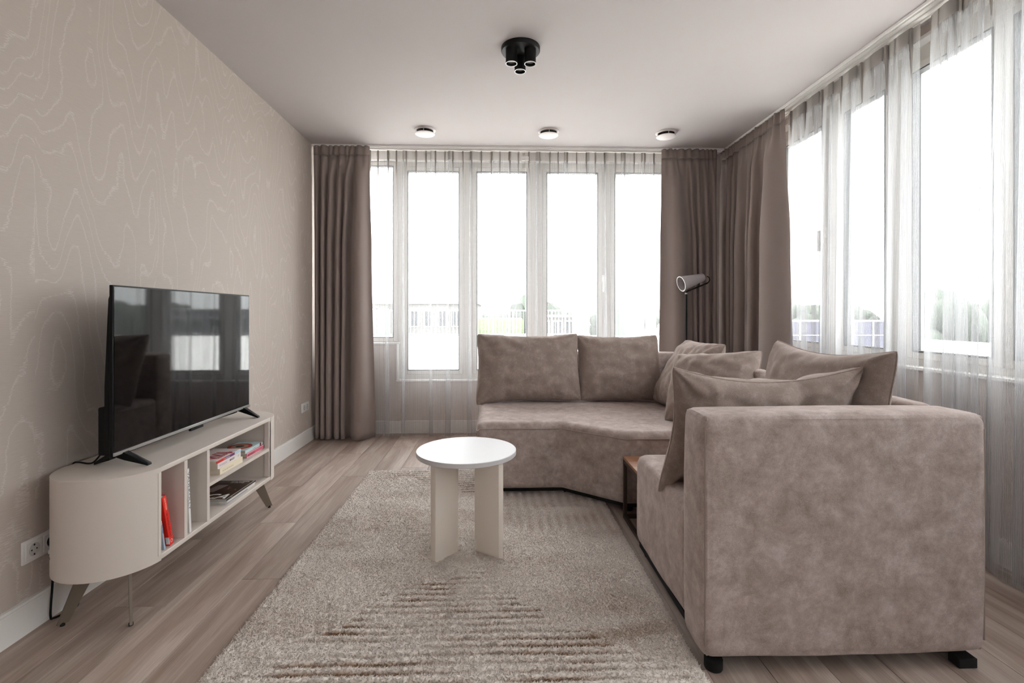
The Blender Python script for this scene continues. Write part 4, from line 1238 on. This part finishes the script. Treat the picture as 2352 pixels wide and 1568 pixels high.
bal = empty('glass_balustrade', (5.6, 8.0, TZ), 'lilac-tinted glass balustrade on the terrace seen through the far side window', 'railing')
LIL = cm('lilac_tinted_glass', (66, 66, 80), .15)
for k in range(4):
    MB().box(-1.2 + k * .62, -1.2 + k * .62 + .59, -.01, .01, .36, .80).build('glass_panel', LIL, bal)
    MB().box(-1.225 + k * .62, -1.20 + k * .62, -.02, .02, 0, .82).build('post', M['rail'], bal)
MB().box(-1.25, 1.3, -.025, .025, .80, .83).box(-1.25, 1.3, -.02, .02, .57, .585).box(-1.25, 1.3, -.02, .02, .32, .35).build('rail', M['rail'], bal)
pr = MB().box(6.45, 6.6, -6, YB, TZ - .3, TZ + .34).build('parapet', M['terrace']); tag(pr, 'low pale parapet along the side terrace beyond the right windows', 'parapet')

def tree_meshes(seed):
    rr = random.Random(seed)
    b = MB()
    for k in range(9):
        c = Vector((rr.uniform(-1, 1), rr.uniform(-1, 1), rr.uniform(-.7, 1.0)))
        r_ = rr.uniform(.65, 1.1)
        ret = bmesh.ops.create_icosphere(b.bm, subdivisions=2, radius=r_, matrix=Matrix.Translation(c))
        for vv_ in ret['verts']:
            dd = (vv_.co - c); vv_.co = c + dd * (1 + .28 * mnoise.noise(vv_.co * 2.3 + Vector((seed, 0, 0))))
    return b
crowns = []
for s_ in range(3):
    o = tree_meshes(s_ + 1).build('crown', M['tree']); crowns.append(o.data); bpy.data.objects.remove(o)
tkm = MB().lathe([(.16, -6), (.12, 0), (.05, .8)], 8).build('trunk', M['trunk']); tkd = tkm.data; bpy.data.objects.remove(tkm)
rr = random.Random(4)
def tree(label, x, y, ztop, r_, group):
    t_ = empty('tree', (x, y, -9), label, 'tree', group)
    c = bpy.data.objects.new('crown', crowns[rr.randrange(3)]); COL.objects.link(c); c.parent = t_; c.location = (0, 0, ztop + 9 - 1.7 * r_); c.scale = (r_, r_, r_ * 1.0); c.rotation_euler = (0, 0, rr.uniform(0, 6))
    k_ = bpy.data.objects.new('trunk', tkd); COL.objects.link(k_); k_.parent = t_; k_.location = (0, 0, 6 * (ztop + 9 - 1.7 * r_) / 6 ); k_.scale = (r_, r_, max(.1, (ztop + 9 - 1.7 * r_) / 6))
for k in range(26):
    ang_ = R(-34 + k * 3.6 + rr.uniform(-1, 1)); d_ = 88 + (k % 3) * 14
    tree('grey-green tree in the hazy row along the horizon beyond the windows', d_ * math.sin(ang_), d_ * math.cos(ang_), 1.1 + rr.uniform(-.3, 2.0), rr.uniform(1.3, 1.9), 'trees along the horizon')
tree('tall dark tree standing nearest outside the near side window', 32, 35, 3.2, 1.9, 'single trees outside the side windows')
tree('broad tree to the right of the tall dark one outside the near side window', 44, 41, 3.4, 2.2, 'single trees outside the side windows')
tree('round bushy tree seen low through the far side window', 36, 52, 2.6, 2.0, 'single trees outside the side windows')
tree('light tree behind the grey house in the third back window', 3.6, 50, 3.3, 1.9, 'single trees outside the back windows')
tree('small tree behind the railing at the left of the second window', -14.5, 70, 2.2, 1.8, 'single trees outside the back windows')
